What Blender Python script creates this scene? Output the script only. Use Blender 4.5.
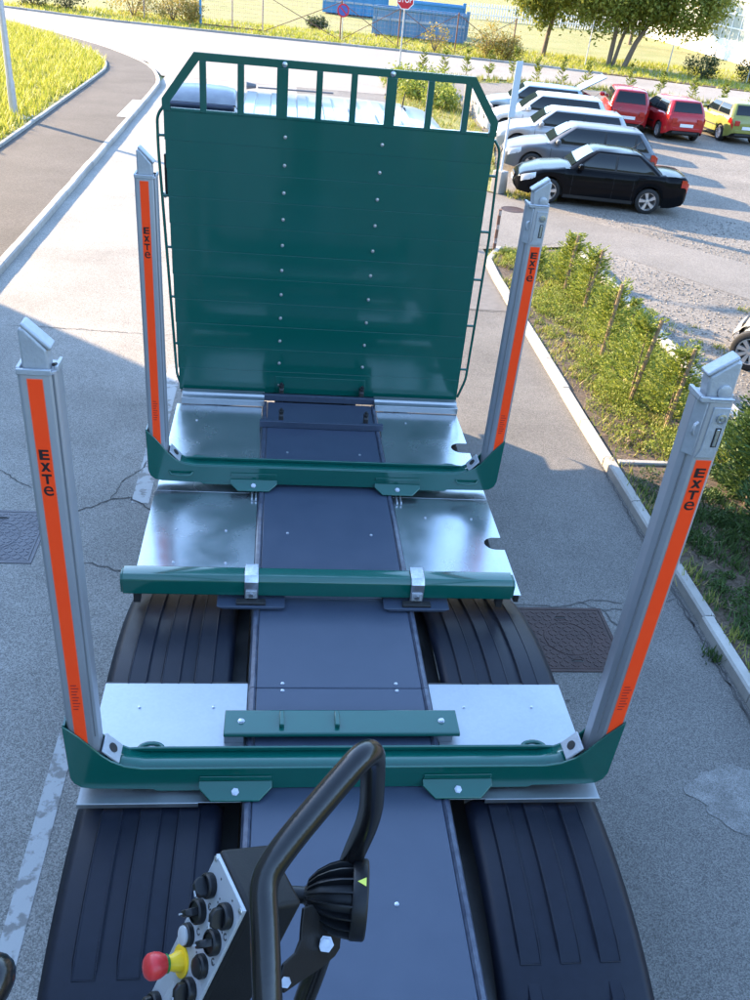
import bpy, bmesh, math, random
import numpy as np
from mathutils import Vector, Matrix
random.seed(7); rng = np.random.default_rng(7)
for o in list(bpy.data.objects): bpy.data.objects.remove(o)
S = bpy.context.scene; C = S.collection
R_ = math.radians; PI = math.pi

# ------------------------------------------------------------ camera
cd = bpy.data.cameras.new('camera'); cam = bpy.data.objects.new('camera', cd); C.objects.link(cam); S.camera = cam
cd.sensor_fit = 'VERTICAL'; cd.sensor_height = 24.0; cd.lens = 0.871*24.0; cd.clip_start = 0.05; cd.clip_end = 2000
ax = Vector((0.99238455, -0.08567171, 0.08850573)); ay = Vector((-0.02866093, 0.53819884, 0.84233043)); az = -Vector((0.11979757, 0.83845236, -0.53164479))
M = Matrix(((ax.x, ay.x, az.x, 0), (ax.y, ay.y, az.y, 0), (ax.z, ay.z, az.z, 5.1), (0, 0, 0, 1)))
cam.matrix_world = M
S.render.resolution_x = 768; S.render.resolution_y = 1024

# ------------------------------------------------------------ sky, sun, exposure
SUN_DIR = Vector((-0.762, 0.648, 0)).normalized(); ELEV = R_(21)
w = bpy.data.worlds.new('World'); S.world = w; w.use_nodes = True
nt = w.node_tree; bg = nt.nodes['Background']
sky = nt.nodes.new('ShaderNodeTexSky'); sky.sky_type = 'NISHITA'; sky.sun_disc = False
sky.sun_elevation = ELEV; sky.sun_rotation = math.atan2(SUN_DIR.x, SUN_DIR.y); sky.air_density = 1.0; sky.dust_density = 0.3; sky.ozone_density = 2.0
nt.links.new(sky.outputs[0], bg.inputs[0]); bg.inputs[1].default_value = 0.14
ld = bpy.data.lights.new('sun', 'SUN'); sun = bpy.data.objects.new('sun', ld); C.objects.link(sun)
ld.energy = 2.9; ld.angle = R_(0.5); ld.color = (1.0, 0.75, 0.47)
d = -(SUN_DIR*math.cos(ELEV) + Vector((0, 0, math.sin(ELEV))))
sun.rotation_euler = d.to_track_quat('-Z', 'Y').to_euler(); sun.location = (-20, 20, 30)
S.view_settings.view_transform = 'Standard'; S.view_settings.look = 'None'; S.view_settings.gamma = 1; S.view_settings.use_curve_mapping = False
S.view_settings.exposure = 3.05

# ------------------------------------------------------------ materials
MT = {}
def mat(name, col, rough=0.5, metal=0.0, col2=None, nscale=8.0, namt=1.0, bump=0.0, bscale=60.0, coat=0.0, spec=0.5, detail=4, rvar=0.0, bdist=0.01, transl=0.0, rnd=0.0, coat_ior=1.5):
    m = bpy.data.materials.new(name); m.use_nodes = True; n = m.node_tree.nodes; L = m.node_tree.links
    b = n['Principled BSDF']; b.inputs['Roughness'].default_value = rough; b.inputs['Metallic'].default_value = metal
    b.inputs['Coat Weight'].default_value = coat; b.inputs['Coat Roughness'].default_value = 0.07; b.inputs['Coat IOR'].default_value = coat_ior; b.inputs['Specular IOR Level'].default_value = spec
    b.inputs['Base Color'].default_value = (*col, 1)
    tc = n.new('ShaderNodeTexCoord'); last = None
    if col2 is not None:
        nz = n.new('ShaderNodeTexNoise'); nz.inputs['Scale'].default_value = nscale; nz.inputs['Detail'].default_value = detail; nz.inputs['Roughness'].default_value = 0.6
        L.new(tc.outputs['Object'], nz.inputs['Vector'])
        r = n.new('ShaderNodeValToRGB'); r.color_ramp.elements[0].position = 0.5-0.22*namt; r.color_ramp.elements[1].position = 0.5+0.22*namt
        r.color_ramp.elements[0].color = (*col, 1); r.color_ramp.elements[1].color = (*col2, 1)
        L.new(nz.outputs['Fac'], r.inputs['Fac']); last = r.outputs['Color']
        if rvar:
            mr = n.new('ShaderNodeMapRange'); mr.inputs['To Min'].default_value = rough-rvar; mr.inputs['To Max'].default_value = rough+rvar
            L.new(nz.outputs['Fac'], mr.inputs['Value']); L.new(mr.outputs['Result'], b.inputs['Roughness'])
    if rnd:
        oi = n.new('ShaderNodeObjectInfo'); hv = n.new('ShaderNodeHueSaturation')
        mr2 = n.new('ShaderNodeMapRange'); mr2.inputs['To Min'].default_value = 1-rnd; mr2.inputs['To Max'].default_value = 1+rnd
        L.new(oi.outputs['Random'], mr2.inputs['Value']); L.new(mr2.outputs['Result'], hv.inputs['Value'])
        if last: L.new(last, hv.inputs['Color'])
        else: hv.inputs['Color'].default_value = (*col, 1)
        last = hv.outputs['Color']
    if last: L.new(last, b.inputs['Base Color'])
    if bump:
        n2 = n.new('ShaderNodeTexNoise'); n2.inputs['Scale'].default_value = bscale; n2.inputs['Detail'].default_value = 3
        L.new(tc.outputs['Object'], n2.inputs['Vector'])
        bp = n.new('ShaderNodeBump'); bp.inputs['Strength'].default_value = bump; bp.inputs['Distance'].default_value = bdist
        L.new(n2.outputs['Fac'], bp.inputs['Height']); L.new(bp.outputs['Normal'], b.inputs['Normal'])
    if transl:
        t = n.new('ShaderNodeBsdfTranslucent'); mx = n.new('ShaderNodeMixShader'); mx.inputs[0].default_value = transl
        if last: L.new(last, t.inputs['Color'])
        else: t.inputs['Color'].default_value = (*col, 1)
        out = n['Material Output']; L.new(b.outputs[0], mx.inputs[1]); L.new(t.outputs[0], mx.inputs[2]); L.new(mx.outputs[0], out.inputs['Surface'])
    MT[name] = m; return m

def leafmat(name, cols, transl=0.35, rough=0.55):
    """foliage: colour picked per leaf cluster by position noise"""
    m = bpy.data.materials.new(name); m.use_nodes = True; n = m.node_tree.nodes; L = m.node_tree.links
    b = n['Principled BSDF']; b.inputs['Roughness'].default_value = rough; b.inputs['Specular IOR Level'].default_value = 0.3
    g = n.new('ShaderNodeNewGeometry'); r = n.new('ShaderNodeValToRGB'); el = r.color_ramp.elements
    while len(el) < len(cols): el.new(0.5)
    for i, c in enumerate(cols): el[i].position = i/(len(cols)-1); el[i].color = (*c, 1)
    L.new(g.outputs['Random Per Island'], r.inputs['Fac']); L.new(r.outputs['Color'], b.inputs['Base Color'])
    t = n.new('ShaderNodeBsdfTranslucent'); L.new(r.outputs['Color'], t.inputs['Color'])
    mx = n.new('ShaderNodeMixShader'); mx.inputs[0].default_value = transl
    L.new(b.outputs[0], mx.inputs[1]); L.new(t.outputs[0], mx.inputs[2]); L.new(mx.outputs[0], n['Material Output'].inputs['Surface'])
    MT[name] = m

def asphalt(name, base, dark, light, speck=220.0, patch=0.5, spk=0.5, stain=0.35):
    """aggregate speckle + broad wear patches + bump"""
    m = bpy.data.materials.new(name); m.use_nodes = True; n = m.node_tree.nodes; L = m.node_tree.links
    b = n['Principled BSDF']; b.inputs['Roughness'].default_value = 0.85; b.inputs['Specular IOR Level'].default_value = 0.3
    tc = n.new('ShaderNodeTexCoord')
    v = n.new('ShaderNodeTexVoronoi'); v.inputs['Scale'].default_value = speck; L.new(tc.outputs['Object'], v.inputs['Vector'])
    rs = n.new('ShaderNodeValToRGB'); rs.color_ramp.elements[0].color = (*dark, 1); rs.color_ramp.elements[1].color = (*light, 1)
    rs.color_ramp.elements[0].position = 0.1; rs.color_ramp.elements[1].position = 0.9
    sx = n.new('ShaderNodeSeparateColor'); L.new(v.outputs['Color'], sx.inputs['Color']); L.new(sx.outputs['Red'], rs.inputs['Fac'])
    mx = n.new('ShaderNodeMix'); mx.data_type = 'RGBA'; mx.inputs['Factor'].default_value = spk; mx.inputs['A'].default_value = (*base, 1); L.new(rs.outputs['Color'], mx.inputs['B'])
    nz = n.new('ShaderNodeTexNoise'); nz.inputs['Scale'].default_value = patch; nz.inputs['Detail'].default_value = 6; nz.inputs['Roughness'].default_value = 0.65; L.new(tc.outputs['Object'], nz.inputs['Vector'])
    mr = n.new('ShaderNodeMapRange'); mr.inputs['From Min'].default_value = 0.3; mr.inputs['From Max'].default_value = 0.7; mr.inputs['To Min'].default_value = 1-stain; mr.inputs['To Max'].default_value = 1+stain*0.8
    L.new(nz.outputs['Fac'], mr.inputs['Value'])
    hv = n.new('ShaderNodeHueSaturation'); L.new(mx.outputs['Result'], hv.inputs['Color']); L.new(mr.outputs['Result'], hv.inputs['Value'])
    L.new(hv.outputs['Color'], b.inputs['Base Color'])
    n2 = n.new('ShaderNodeTexNoise'); n2.inputs['Scale'].default_value = speck*0.9; n2.inputs['Detail'].default_value = 2; L.new(tc.outputs['Object'], n2.inputs['Vector'])
    bp = n.new('ShaderNodeBump'); bp.inputs['Strength'].default_value = 0.6; bp.inputs['Distance'].default_value = 0.012
    L.new(n2.outputs['Fac'], bp.inputs['Height']); L.new(bp.outputs['Normal'], b.inputs['Normal'])
    MT[name] = m

def wornpaint(name, paint, under, amt=0.45, scale=9.0):
    m = mat(name, paint, 0.7, col2=under, nscale=scale, namt=0.25, detail=8, bump=0.3, bscale=90)
    r = [x for x in m.node_tree.nodes if x.type == 'VALTORGB'][0]; r.color_ramp.elements[0].position = 1-amt-0.04; r.color_ramp.elements[1].position = 1-amt+0.04

mat('green', (0.0010, 0.074, 0.058), 0.22, 0, (0.0013, 0.083, 0.065), 3, 1.2, coat=0.7, coat_ior=1.55, spec=0.3, rvar=0.05, detail=8)
mat('channel', (0.034, 0.048, 0.078), 0.38, 0, (0.046, 0.061, 0.094), 6, 1.5, bump=0.06, bscale=300, rvar=0.08, detail=10)
mat('channel_edge', (0.030, 0.038, 0.064), 0.35, 0, (0.07, 0.085, 0.12), 20, 0.6)
mat('fender', (0.0050, 0.0068, 0.0135), 0.44, 0, (0.0088, 0.0115, 0.021), 22, 1.5, spec=0.24, bump=0.18, bscale=420, bdist=0.004, rvar=0.08, detail=8)
mat('rubber', (0.012, 0.012, 0.013), 0.8, 0, (0.02, 0.02, 0.02), 20, 1)
mat('aluminium', (0.33, 0.34, 0.37), 0.40, 0.4, (0.29, 0.30, 0.33), 3, 1, rvar=0.05)
mat('alu_side', (0.22, 0.23, 0.25), 0.38, 0.5)
mat('casting', (0.42, 0.44, 0.47), 0.5, 0.35, (0.35, 0.37, 0.40), 30, 1, bump=0.2, bscale=90)
mat('orange', (1.0, 0.075, 0.016), 0.45, 0, (1.0, 0.066, 0.013), 12, 1, spec=0.12)
mat('orange_pale', (0.93, 0.14, 0.07), 0.4)
mat('letter', (0.012, 0.006, 0.008), 0.5)
mat('print', (0.42, 0.02, 0.01), 0.5)
mat('black_paint', (0.004, 0.004, 0.005), 0.24, 0, (0.006, 0.006, 0.007), 40, 1, bump=0.03, bscale=200)
mat('black_matt', (0.006, 0.006, 0.007), 0.5, 0, (0.010, 0.010, 0.011), 60, 1, spec=0.25, bump=0.2, bscale=500, bdist=0.002)
mat('black_plastic', (0.008, 0.009, 0.011), 0.42, spec=0.35)
mat('bolt', (0.6, 0.62, 0.66), 0.3, 0.9, (0.42, 0.44, 0.47), 60, 1)
mat('dark_metal', (0.02, 0.021, 0.024), 0.5, 0.3, (0.035, 0.034, 0.034), 12, 1)
mat('panel_grey', (0.34, 0.36, 0.39), 0.45, 0.2, (0.40, 0.42, 0.45), 18, 1, bump=0.08, bscale=400, bdist=0.002)
mat('estop_red', (0.62, 0.022, 0.028), 0.38, 0, (0.5, 0.03, 0.03), 60, 1)
mat('estop_yellow', (0.80, 0.52, 0.02), 0.4)
mat('ring_green', (0.02, 0.16, 0.03), 0.4)
mat('pilot_grey', (0.38, 0.40, 0.42), 0.25)
mat('mark', (0.05, 0.05, 0.055), 0.5)
mat('warn_yellow', (0.62, 0.66, 0.10), 0.5)
mat('post_dark', (0.12, 0.12, 0.13), 0.5)
mat('lens', (0.55, 0.6, 0.65), 0.08, 0.3)
mat('cab_white', (0.30, 0.32, 0.35), 0.3, 0, (0.275, 0.295, 0.325), 4, 1, coat=0.5)
mat('hood_grey', (0.30, 0.31, 0.33), 0.35, 0, (0.15, 0.16, 0.19), 6, 1)
mat('hood_dark', (0.02, 0.026, 0.05), 0.25)
mat('glass_dark', (0.012, 0.016, 0.020), 0.04, 0, spec=0.8)
mat('glass_car', (0.008, 0.011, 0.014), 0.03, 0, spec=0.4)
# galvanised sheet: spangle blotches, scratches, smeared reflections
def galv(name, c1, c2, r1, r2):
    m = bpy.data.materials.new(name); m.use_nodes = True; n = m.node_tree.nodes; L = m.node_tree.links; b = n['Principled BSDF']; b.inputs['Metallic'].default_value = 0.95
    tc = n.new('ShaderNodeTexCoord'); v = n.new('ShaderNodeTexVoronoi'); v.inputs['Scale'].default_value = 70; L.new(tc.outputs['Object'], v.inputs['Vector'])
    nz = n.new('ShaderNodeTexNoise'); nz.inputs['Scale'].default_value = 2.6; nz.inputs['Detail'].default_value = 4; nz.inputs['Distortion'].default_value = 0.3; L.new(tc.outputs['Object'], nz.inputs['Vector'])
    s = n.new('ShaderNodeSeparateColor'); L.new(v.outputs['Color'], s.inputs[0])
    ad = n.new('ShaderNodeMath'); ad.operation = 'MULTIPLY_ADD'; ad.inputs[1].default_value = 0.12; L.new(s.outputs[0], ad.inputs[0]); L.new(nz.outputs['Fac'], ad.inputs[2])
    r = n.new('ShaderNodeValToRGB'); r.color_ramp.elements[0].position = 0.4; r.color_ramp.elements[1].position = 0.95; r.color_ramp.elements[0].color = (*c1, 1); r.color_ramp.elements[1].color = (*c2, 1)
    L.new(ad.outputs[0], r.inputs[0]); L.new(r.outputs[0], b.inputs['Base Color'])
    mr = n.new('ShaderNodeMapRange'); mr.inputs['From Min'].default_value = 0.35; mr.inputs['From Max'].default_value = 0.65; mr.inputs['To Min'].default_value = r1; mr.inputs['To Max'].default_value = r2
    L.new(nz.outputs['Fac'], mr.inputs['Value']); L.new(mr.outputs['Result'], b.inputs['Roughness'])
    n3 = n.new('ShaderNodeTexNoise'); n3.inputs['Scale'].default_value = 2.0; L.new(tc.outputs['Object'], n3.inputs['Vector'])
    bp = n.new('ShaderNodeBump'); bp.inputs['Strength'].default_value = 0.12; bp.inputs['Distance'].default_value = 0.02; L.new(n3.outputs['Fac'], bp.inputs['Height']); L.new(bp.outputs['Normal'], b.inputs['Normal'])
    MT[name] = m
galv('galv', (0.47, 0.51, 0.54), (0.62, 0.65, 0.68), 0.19, 0.30)
galv('galv_matt', (0.36, 0.38, 0.40), (0.46, 0.48, 0.50), 0.38, 0.5)

# ------------------------------------------------------------ mesh helpers
class MB:
    def __init__(s, o=(0, 0, 0)): s.v = []; s.f = []; s.mi = []; s.o = Vector(o); s.m = 0
    def add(s, vs, fs):
        k = len(s.v); s.v += [tuple(Vector(p)-s.o) for p in vs]; s.f += [tuple(i+k for i in f) for f in fs]; s.mi += [s.m]*len(fs); return s
    def box(s, x0, x1, y0, y1, z0, z1):
        return s.add([(x0,y0,z0),(x1,y0,z0),(x1,y1,z0),(x0,y1,z0),(x0,y0,z1),(x1,y0,z1),(x1,y1,z1),(x0,y1,z1)],
                     [(0,3,2,1),(4,5,6,7),(0,1,5,4),(1,2,6,5),(2,3,7,6),(3,0,4,7)])
    def obox(s, c, u, v, n, a, b, h):   # oriented box: centre c, axes, half sizes
        c, u, v, n = map(Vector, (c, u, v, n)); P = []
        for k in (-1, 1):
            for (i, j) in ((-1,-1),(1,-1),(1,1),(-1,1)): P.append(c+u*a*i+v*b*j+n*h*k)
        return s.add(P, [(0,3,2,1),(4,5,6,7),(0,1,5,4),(1,2,6,5),(2,3,7,6),(3,0,4,7)])
    def prism(s, pts, axis, a0, a1):    # polygon extruded along an axis
        def P(p, a):
            if axis == 'y': return (p[0], a, p[1])
            if axis == 'x': return (a, p[0], p[1])
            return (p[0], p[1], a)
        n = len(pts); vs = [P(p, a0) for p in pts]+[P(p, a1) for p in pts]
        return s.add(vs, [tuple(range(n)), tuple(range(2*n-1, n-1, -1))]+[(i, i+n, (i+1) % n+n, (i+1) % n) for i in range(n)])
    def tube(s, path, r, seg=12, cap=True):
        path = [Vector(p) for p in path]; rr = r if isinstance(r, (list, tuple)) else [r]*len(path); n = len(path)
        vs = []; fs = []; ref = None
        for i, p in enumerate(path):
            t = ((path[i+1] if i < n-1 else p)-(path[i-1] if i > 0 else p)).normalized()
            if ref is None: ref = t.orthogonal().normalized()
            ref = (ref-t*ref.dot(t)); ref = ref.normalized() if ref.length > 1e-6 else t.orthogonal().normalized()
            b = t.cross(ref)
            for k in range(seg): a = 2*PI*k/seg; vs.append(p+(ref*math.cos(a)+b*math.sin(a))*rr[i])
        for i in range(n-1):
            for k in range(seg): fs.append((i*seg+k, i*seg+(k+1) % seg, (i+1)*seg+(k+1) % seg, (i+1)*seg+k))
        if cap: fs.append(tuple(range(seg-1, -1, -1))); fs.append(tuple((n-1)*seg+k for k in range(seg)))
        return s.add(vs, fs)
    def lathe(s, prof, c=(0,0,0), axis=(0,0,1), seg=20, cap=True):  # prof: (radius, height along axis)
        c = Vector(c); t = Vector(axis).normalized(); ref = t.orthogonal().normalized(); b = t.cross(ref); n = len(prof); vs = []; fs = []
        for (r, h) in prof:
            for k in range(seg): a = 2*PI*k/seg; vs.append(c+t*h+(ref*math.cos(a)+b*math.sin(a))*r)
        for i in range(n-1):
            for k in range(seg): fs.append((i*seg+k, i*seg+(k+1) % seg, (i+1)*seg+(k+1) % seg, (i+1)*seg+k))
        if cap: fs.append(tuple(range(seg-1, -1, -1))); fs.append(tuple((n-1)*seg+k for k in range(seg)))
        return s.add(vs, fs)
    def grid(s, rows):                   # rows of points -> quads
        n = len(rows[0]); vs = [p for r in rows for p in r]
        return s.add(vs, [(i*n+k, i*n+k+1, (i+1)*n+k+1, (i+1)*n+k) for i in range(len(rows)-1) for k in range(n-1)])
    def mesh(s, name):
        me = bpy.data.meshes.new(name); me.from_pydata(s.v, [], s.f); me.polygons.foreach_set('material_index', s.mi); me.update(); return me
    def build(s, name, m, parent=None, bevel=0, seg=2, smooth=False, fix=True, loc=None, sub=0):
        me = s.mesh(name)
        if fix:
            b = bmesh.new(); b.from_mesh(me); bmesh.ops.recalc_face_normals(b, faces=b.faces); b.to_mesh(me); b.free()
        for q in (m if isinstance(m, (list, tuple)) else [m]): me.materials.append(MT[q])
        o = bpy.data.objects.new(name, me); C.objects.link(o); o.parent = parent
        if loc is not None: o.location = loc
        if smooth:
            me.polygons.foreach_set('use_smooth', [True]*len(me.polygons)); me.set_sharp_from_angle(angle=R_(smooth if smooth > 1 else 40))
        if bevel:
            md = o.modifiers.new('bevel', 'BEVEL'); md.width = bevel; md.segments = seg; md.limit_method = 'ANGLE'; md.angle_limit = R_(35); md.harden_normals = False
            me.polygons.foreach_set('use_smooth', [True]*len(me.polygons)); me.set_sharp_from_angle(angle=R_(50))
        if sub:
            md = o.modifiers.new('sub', 'SUBSURF'); md.levels = sub; md.render_levels = sub
        return o
def tag(o, label=None, cat=None, group=None, kind=None):
    for k, v in (('label', label), ('category', cat), ('group', group), ('kind', kind)):
        if v: o[k] = v
    return o
def thing(name, label, cat, loc=(0,0,0), rz=0, group=None):
    o = bpy.data.objects.new(name, None); C.objects.link(o); o.location = loc; o.rotation_euler = (0, 0, rz); o.empty_display_size = 0.2
    return tag(o, label, cat, group)
def piece(name, me, parent, loc, rot=(0,0,0), sc=(1,1,1)):
    o = bpy.data.objects.new(name, me); C.objects.link(o); o.parent = parent; o.location = loc; o.rotation_euler = rot; o.scale = sc; return o
def mk(mb, name, *ms, smooth=0):
    me = mb.mesh(name); b = bmesh.new(); b.from_mesh(me); bmesh.ops.recalc_face_normals(b, faces=b.faces); b.to_mesh(me); b.free()
    for m in ms: me.materials.append(MT[m])
    if smooth: me.polygons.foreach_set('use_smooth', [True]*len(me.polygons)); me.set_sharp_from_angle(angle=R_(smooth))
    return me
def arc(p0, p1, p2, n=8):                # quadratic bend
    p0, p1, p2 = Vector(p0), Vector(p1), Vector(p2)
    return [p0*(1-t)**2+p1*2*t*(1-t)+p2*t*t for t in [i/n for i in range(n+1)]]
def round_path(pts, r=0.08, n=7):
    pts = [Vector(p) for p in pts]; out = [pts[0]]
    for i in range(1, len(pts)-1):
        a = pts[i]+(pts[i-1]-pts[i]).normalized()*min(r, (pts[i-1]-pts[i]).length*0.45); b = pts[i]+(pts[i+1]-pts[i]).normalized()*min(r, (pts[i+1]-pts[i]).length*0.45)
        out += arc(a, pts[i], b, n)
    return out+[pts[-1]]
def glyph(body, size, bold=0.0):         # flat lettering as mesh points in its own XY plane
    cu = bpy.data.curves.new('glyph', 'FONT'); cu.body = body; cu.size = size; cu.offset = bold; cu.align_x = 'CENTER'; cu.align_y = 'CENTER'; cu.resolution_u = 4
    o = bpy.data.objects.new('glyph', cu); C.objects.link(o); dg = bpy.context.evaluated_depsgraph_get(); me = bpy.data.meshes.new_from_object(o.evaluated_get(dg))
    vs = [v.co.copy() for v in me.vertices]; fs = [tuple(p.vertices) for p in me.polygons]
    bpy.data.objects.remove(o); bpy.data.curves.remove(cu); bpy.data.meshes.remove(me); return vs, fs
# ============================================================ TIMBER TRUCK
TX = 0.42
def lx(x): return 2*TX-x                 # mirror across the truck's centre line
TO = (TX, 5.0, 0)
truck = thing('timber_truck', 'timber truck with dark green bunks, grey stakes and tall green headboard', 'truck', TO)
def tb(): return MB(TO)
bolt_me = mk(MB().lathe([(0.0, -0.002), (0.0135, -0.002), (0.0135, 0.003), (0.0105, 0.003), (0.0105, 0.009), (0.006, 0.011), (0, 0.011)], seg=8), 'bolt', 'bolt', smooth=40)
def tbolt(parent, x, y, z, rot=(0,0,0), s=1.0): return piece('bolt', bolt_me, parent, Vector((x, y, z))-Vector(TO), rot, (s,)*3)

# chassis under the deck, plus dark fill for the fender gaps
b = tb()
for x in (0.02, 0.74): b.box(x, x+0.08, -0.8, 11.3, 0.95, 1.28)
for y in (0.3, 1.6, 3.0, 4.6, 5.9, 6.9, 8.2): b.box(0.10, 0.74, y, y+0.10, 1.0, 1.2)
for x0 in (-0.225, 0.945): b.box(x0, x0+0.12, 0.6, 7.0, 0.50, 1.36)  # dark boxes added so the gaps inside the fenders read black
b.build('chassis_and_gap_fill', 'dark_metal', truck, 0.006)
# centre channel in three lengths
def channel(y0, y1, rivets):
    c = tb().box(-0.045, 0.885, y0, y1-0.004, 1.50, 1.600).build('deck_channel', 'channel', truck, 0.006)
    for sx in (0, 1):
        pts = [(-0.090, 1.50), (-0.047, 1.50), (-0.047, 1.594), (-0.058, 1.606), (-0.078, 1.600), (-0.090, 1.575)]
        if sx: pts = [(lx(p[0]), p[1]) for p in pts]
        tb().prism(pts, 'y', y0, y1-0.004).build('edge_rail', 'channel_edge', c)
    for (x, y) in rivets: tbolt(c, x, y, 1.600, s=0.8)
channel(-0.75, 3.545, [(0.60, 2.23), (0.245, 2.23), (0.10, 3.52), (0.74, 3.52)])
channel(3.545, 4.33, [(0.10, 3.575), (0.74, 3.575)])
channel(4.33, 7.12, [(0.13, 5.05), (0.72, 5.05), (0.13, 6.2), (0.72, 6.2)])
# galvanised deck plates
ZP = 1.575
def plate(pts, m, bolts=(), t=0.006, lip=None):
    o = tb().prism(pts, 'z', ZP-t, ZP).build('deck_plate', m, truck, 0.0015)
    for (x, y) in bolts: tbolt(o, x, y, ZP, s=0.72)
    return o
for sx in (0, 1):
    f = (lambda p: (lx(p[0]), p[1])) if sx else (lambda p: p)
    plate([f(p) for p in [(-0.866, 2.80), (-0.092, 2.80), (-0.092, 3.60), (-0.866, 3.60)]], 'galv_matt', [f((-0.66, 3.42)), f((-0.27, 3.42)), f((-0.66, 3.0)), f((-0.27, 3.0))])
    o = tb().box(*sorted((f((-0.868, 0))[0], f((-0.30 if not sx else -0.27, 0))[0])), 2.794, 2.800, 1.548, 1.577).build('plate_lip', 'galv_matt', truck, 0.002)
    o = tb().box(*sorted((f((-0.868, 0))[0], f((-0.092, 0))[0])), 3.600, 3.615, 1.545, 1.572).build('plate_hem', 'dark_metal', truck, 0.002)
def notch(x, y, w, d):                   # rounded pocket cut in from the right edge, going up in y
    r = w/2; return [(x, y-r), (x-d+r, y-r)]+[(x-d+r-r*math.sin(a), y-r*math.cos(a)) for a in [PI*k/8 for k in range(1, 8)]]+[(x-d+r, y+r), (x, y+r)]
plate([(-0.850, 4.43), (-0.092, 4.43), (-0.092, 5.60), (-0.850, 5.60)], 'galv', [(-0.62, 4.72), (-0.28, 4.72), (-0.64, 5.1), (-0.30, 5.1)])
plate([(-0.838, 5.606), (-0.092, 5.606), (-0.092, 7.06), (-0.838, 7.06)], 'galv', [(-0.64, 6.75)])
plate([(0.932, 4.43), (1.675, 4.43)]+notch(1.675, 5.02, 0.15, 0.135)+[(1.675, 5.60), (0.932, 5.60)], 'galv', [(1.15, 5.33), (1.50, 5.33), (1.33, 4.62), (1.56, 4.62)])
plate([(0.932, 5.606), (1.675, 5.606)]+notch(1.675, 6.43, 0.17, 0.15)+[(1.675, 7.06), (0.932, 7.06)], 'galv', [(1.18, 6.85), (1.58, 6.85)])
# plumbing seen through the pockets, rear flange of each sheet
for y in (5.02, 6.43):
    tb().tube([(1.50, y-0.3, 1.50), (1.50, y+0.3, 1.50)], 0.03, 10).box(1.56, 1.60, y-0.3, y+0.3, 1.46, 1.52).build('hose', 'dark_metal', truck, smooth=40)
tb().box(-0.84, -0.80, 4.45, 7.05, 1.50, 1.566).build('plate_support', 'dark_metal', truck); tb().box(1.64, 1.67, 4.45, 4.93, 1.50, 1.566).build('plate_support', 'dark_metal', truck)
# bright angle strips at the foot of the headboard
for (x0, x1) in ((-0.80, -0.075), (0.915, 1.68)):
    tb().prism([(7.05, 1.58), (7.20, 1.58), (7.20, 1.66), (7.13, 1.66), (7.12, 1.64), (7.05, 1.64)], 'x', x0, x1).build('foot_strip', 'galv_matt', truck, 0.004)
# fenders
def fender(prof, x0, x1, pads, yend):
    th = 0.012; top = [(y, z) for (y, z) in prof]; low = [(y, z-th) for (y, z) in prof]
    b = tb(); rows = [[(x, y, z) for (y, z) in top] for x in (x0, x0+0.03, x0+0.05, x1-0.05, x1-0.03, x1)]
    for k, dz in ((0, -0.035), (1, -0.008), (4, -0.008), (5, -0.035)): rows[k] = [(p[0], p[1], p[2]+dz) for p in rows[k]]
    b.grid(rows)
    o = b.build('fender', 'fender', truck, smooth=45); md = o.modifiers.new('s', 'SOLIDIFY'); md.thickness = 0.012; md.offset = 0
    P = [Vector((0, y, z)) for (y, z) in prof]
    def strip(a0, a1, i0, i1, name='raised_pad', h=0.013):
        q = tb(); pts = P[i0:i1+1]; nr = []
        for i, p in enumerate(pts):
            t = (pts[min(i+1, len(pts)-1)]-pts[max(i-1, 0)]).normalized(); nr.append(Vector((0, -t.z, t.y)) if t.y > 0 else Vector((0, t.z, -t.y)))
        rows = []
        for (x, hh) in ((a0, 0.0), (a0+0.010, h), (a1-0.010, h), (a1, 0.0)):
            r = [Vector((x, p.y, p.z))+nn*(hh+0.0065) for p, nn in zip(pts, nr)]; r[0] -= nr[0]*h; r[-1] -= nr[-1]*h; rows.append(r)
        q.grid(rows).build(name, 'fender', o, smooth=25)
        bead = [r+Vector((0, 0, 0)) for r in rows[1]][1:]+[r for r in rows[2]][:0:-1]
        tb().tube(bead, 0.0042, 6).build('pad_glint_bead', 'fender', o, smooth=60)  # bead added round the pad outline to catch light as an edge highlight
    for (a, c) in pads[0]: strip(a, c, 1, pads[2])
    for (a, c) in pads[1]: strip(a, c, pads[2]+1, len(P)-2, h=0.012)
    return o
def curve(pts, n):
    k = np.linspace(0, 1, len(pts)); t = np.linspace(0, 1, n); return list(zip(np.interp(t, k, [p[0] for p in pts]), np.interp(t, k, [p[1] for p in pts])))
def smoothc(pts, n=26):
    P = pts
    for _ in range(2):
        Q = [P[0]]
        for a, c in zip(P[:-1], P[1:]): Q += [(a[0]*.75+c[0]*.25, a[1]*.75+c[1]*.25), (a[0]*.25+c[0]*.75, a[1]*.25+c[1]*.75)]
        P = Q+[P[-1]]
    return curve(P, n)
prof_rear = smoothc([(2.84, 1.515), (2.5, 1.53), (2.15, 1.49), (1.85, 1.40), (1.62, 1.25), (1.45, 1.0), (1.38, 0.72)], 30)
prof_front = smoothc([(3.56, 1.555), (3.8, 1.56), (4.1, 1.525), (4.40, 1.455), (4.70, 1.35), (4.95, 1.16), (5.05, 0.80)], 30)
padsL = [(-0.755, -0.645), (-0.575, -0.465), (-0.395, -0.285)]; padn = [(-0.735, -0.665), (-0.375, -0.305)]
for prof, stop in ((prof_rear, 12), (prof_front, 20)):
    fender(prof, -0.872, -0.185, (padsL, padn, stop), 0)
    fender(prof, lx(-0.185), lx(-0.872), ([(lx(q), lx(p)) for p, q in padsL], [(lx(q), lx(p)) for p, q in padn], stop), 0)
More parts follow.
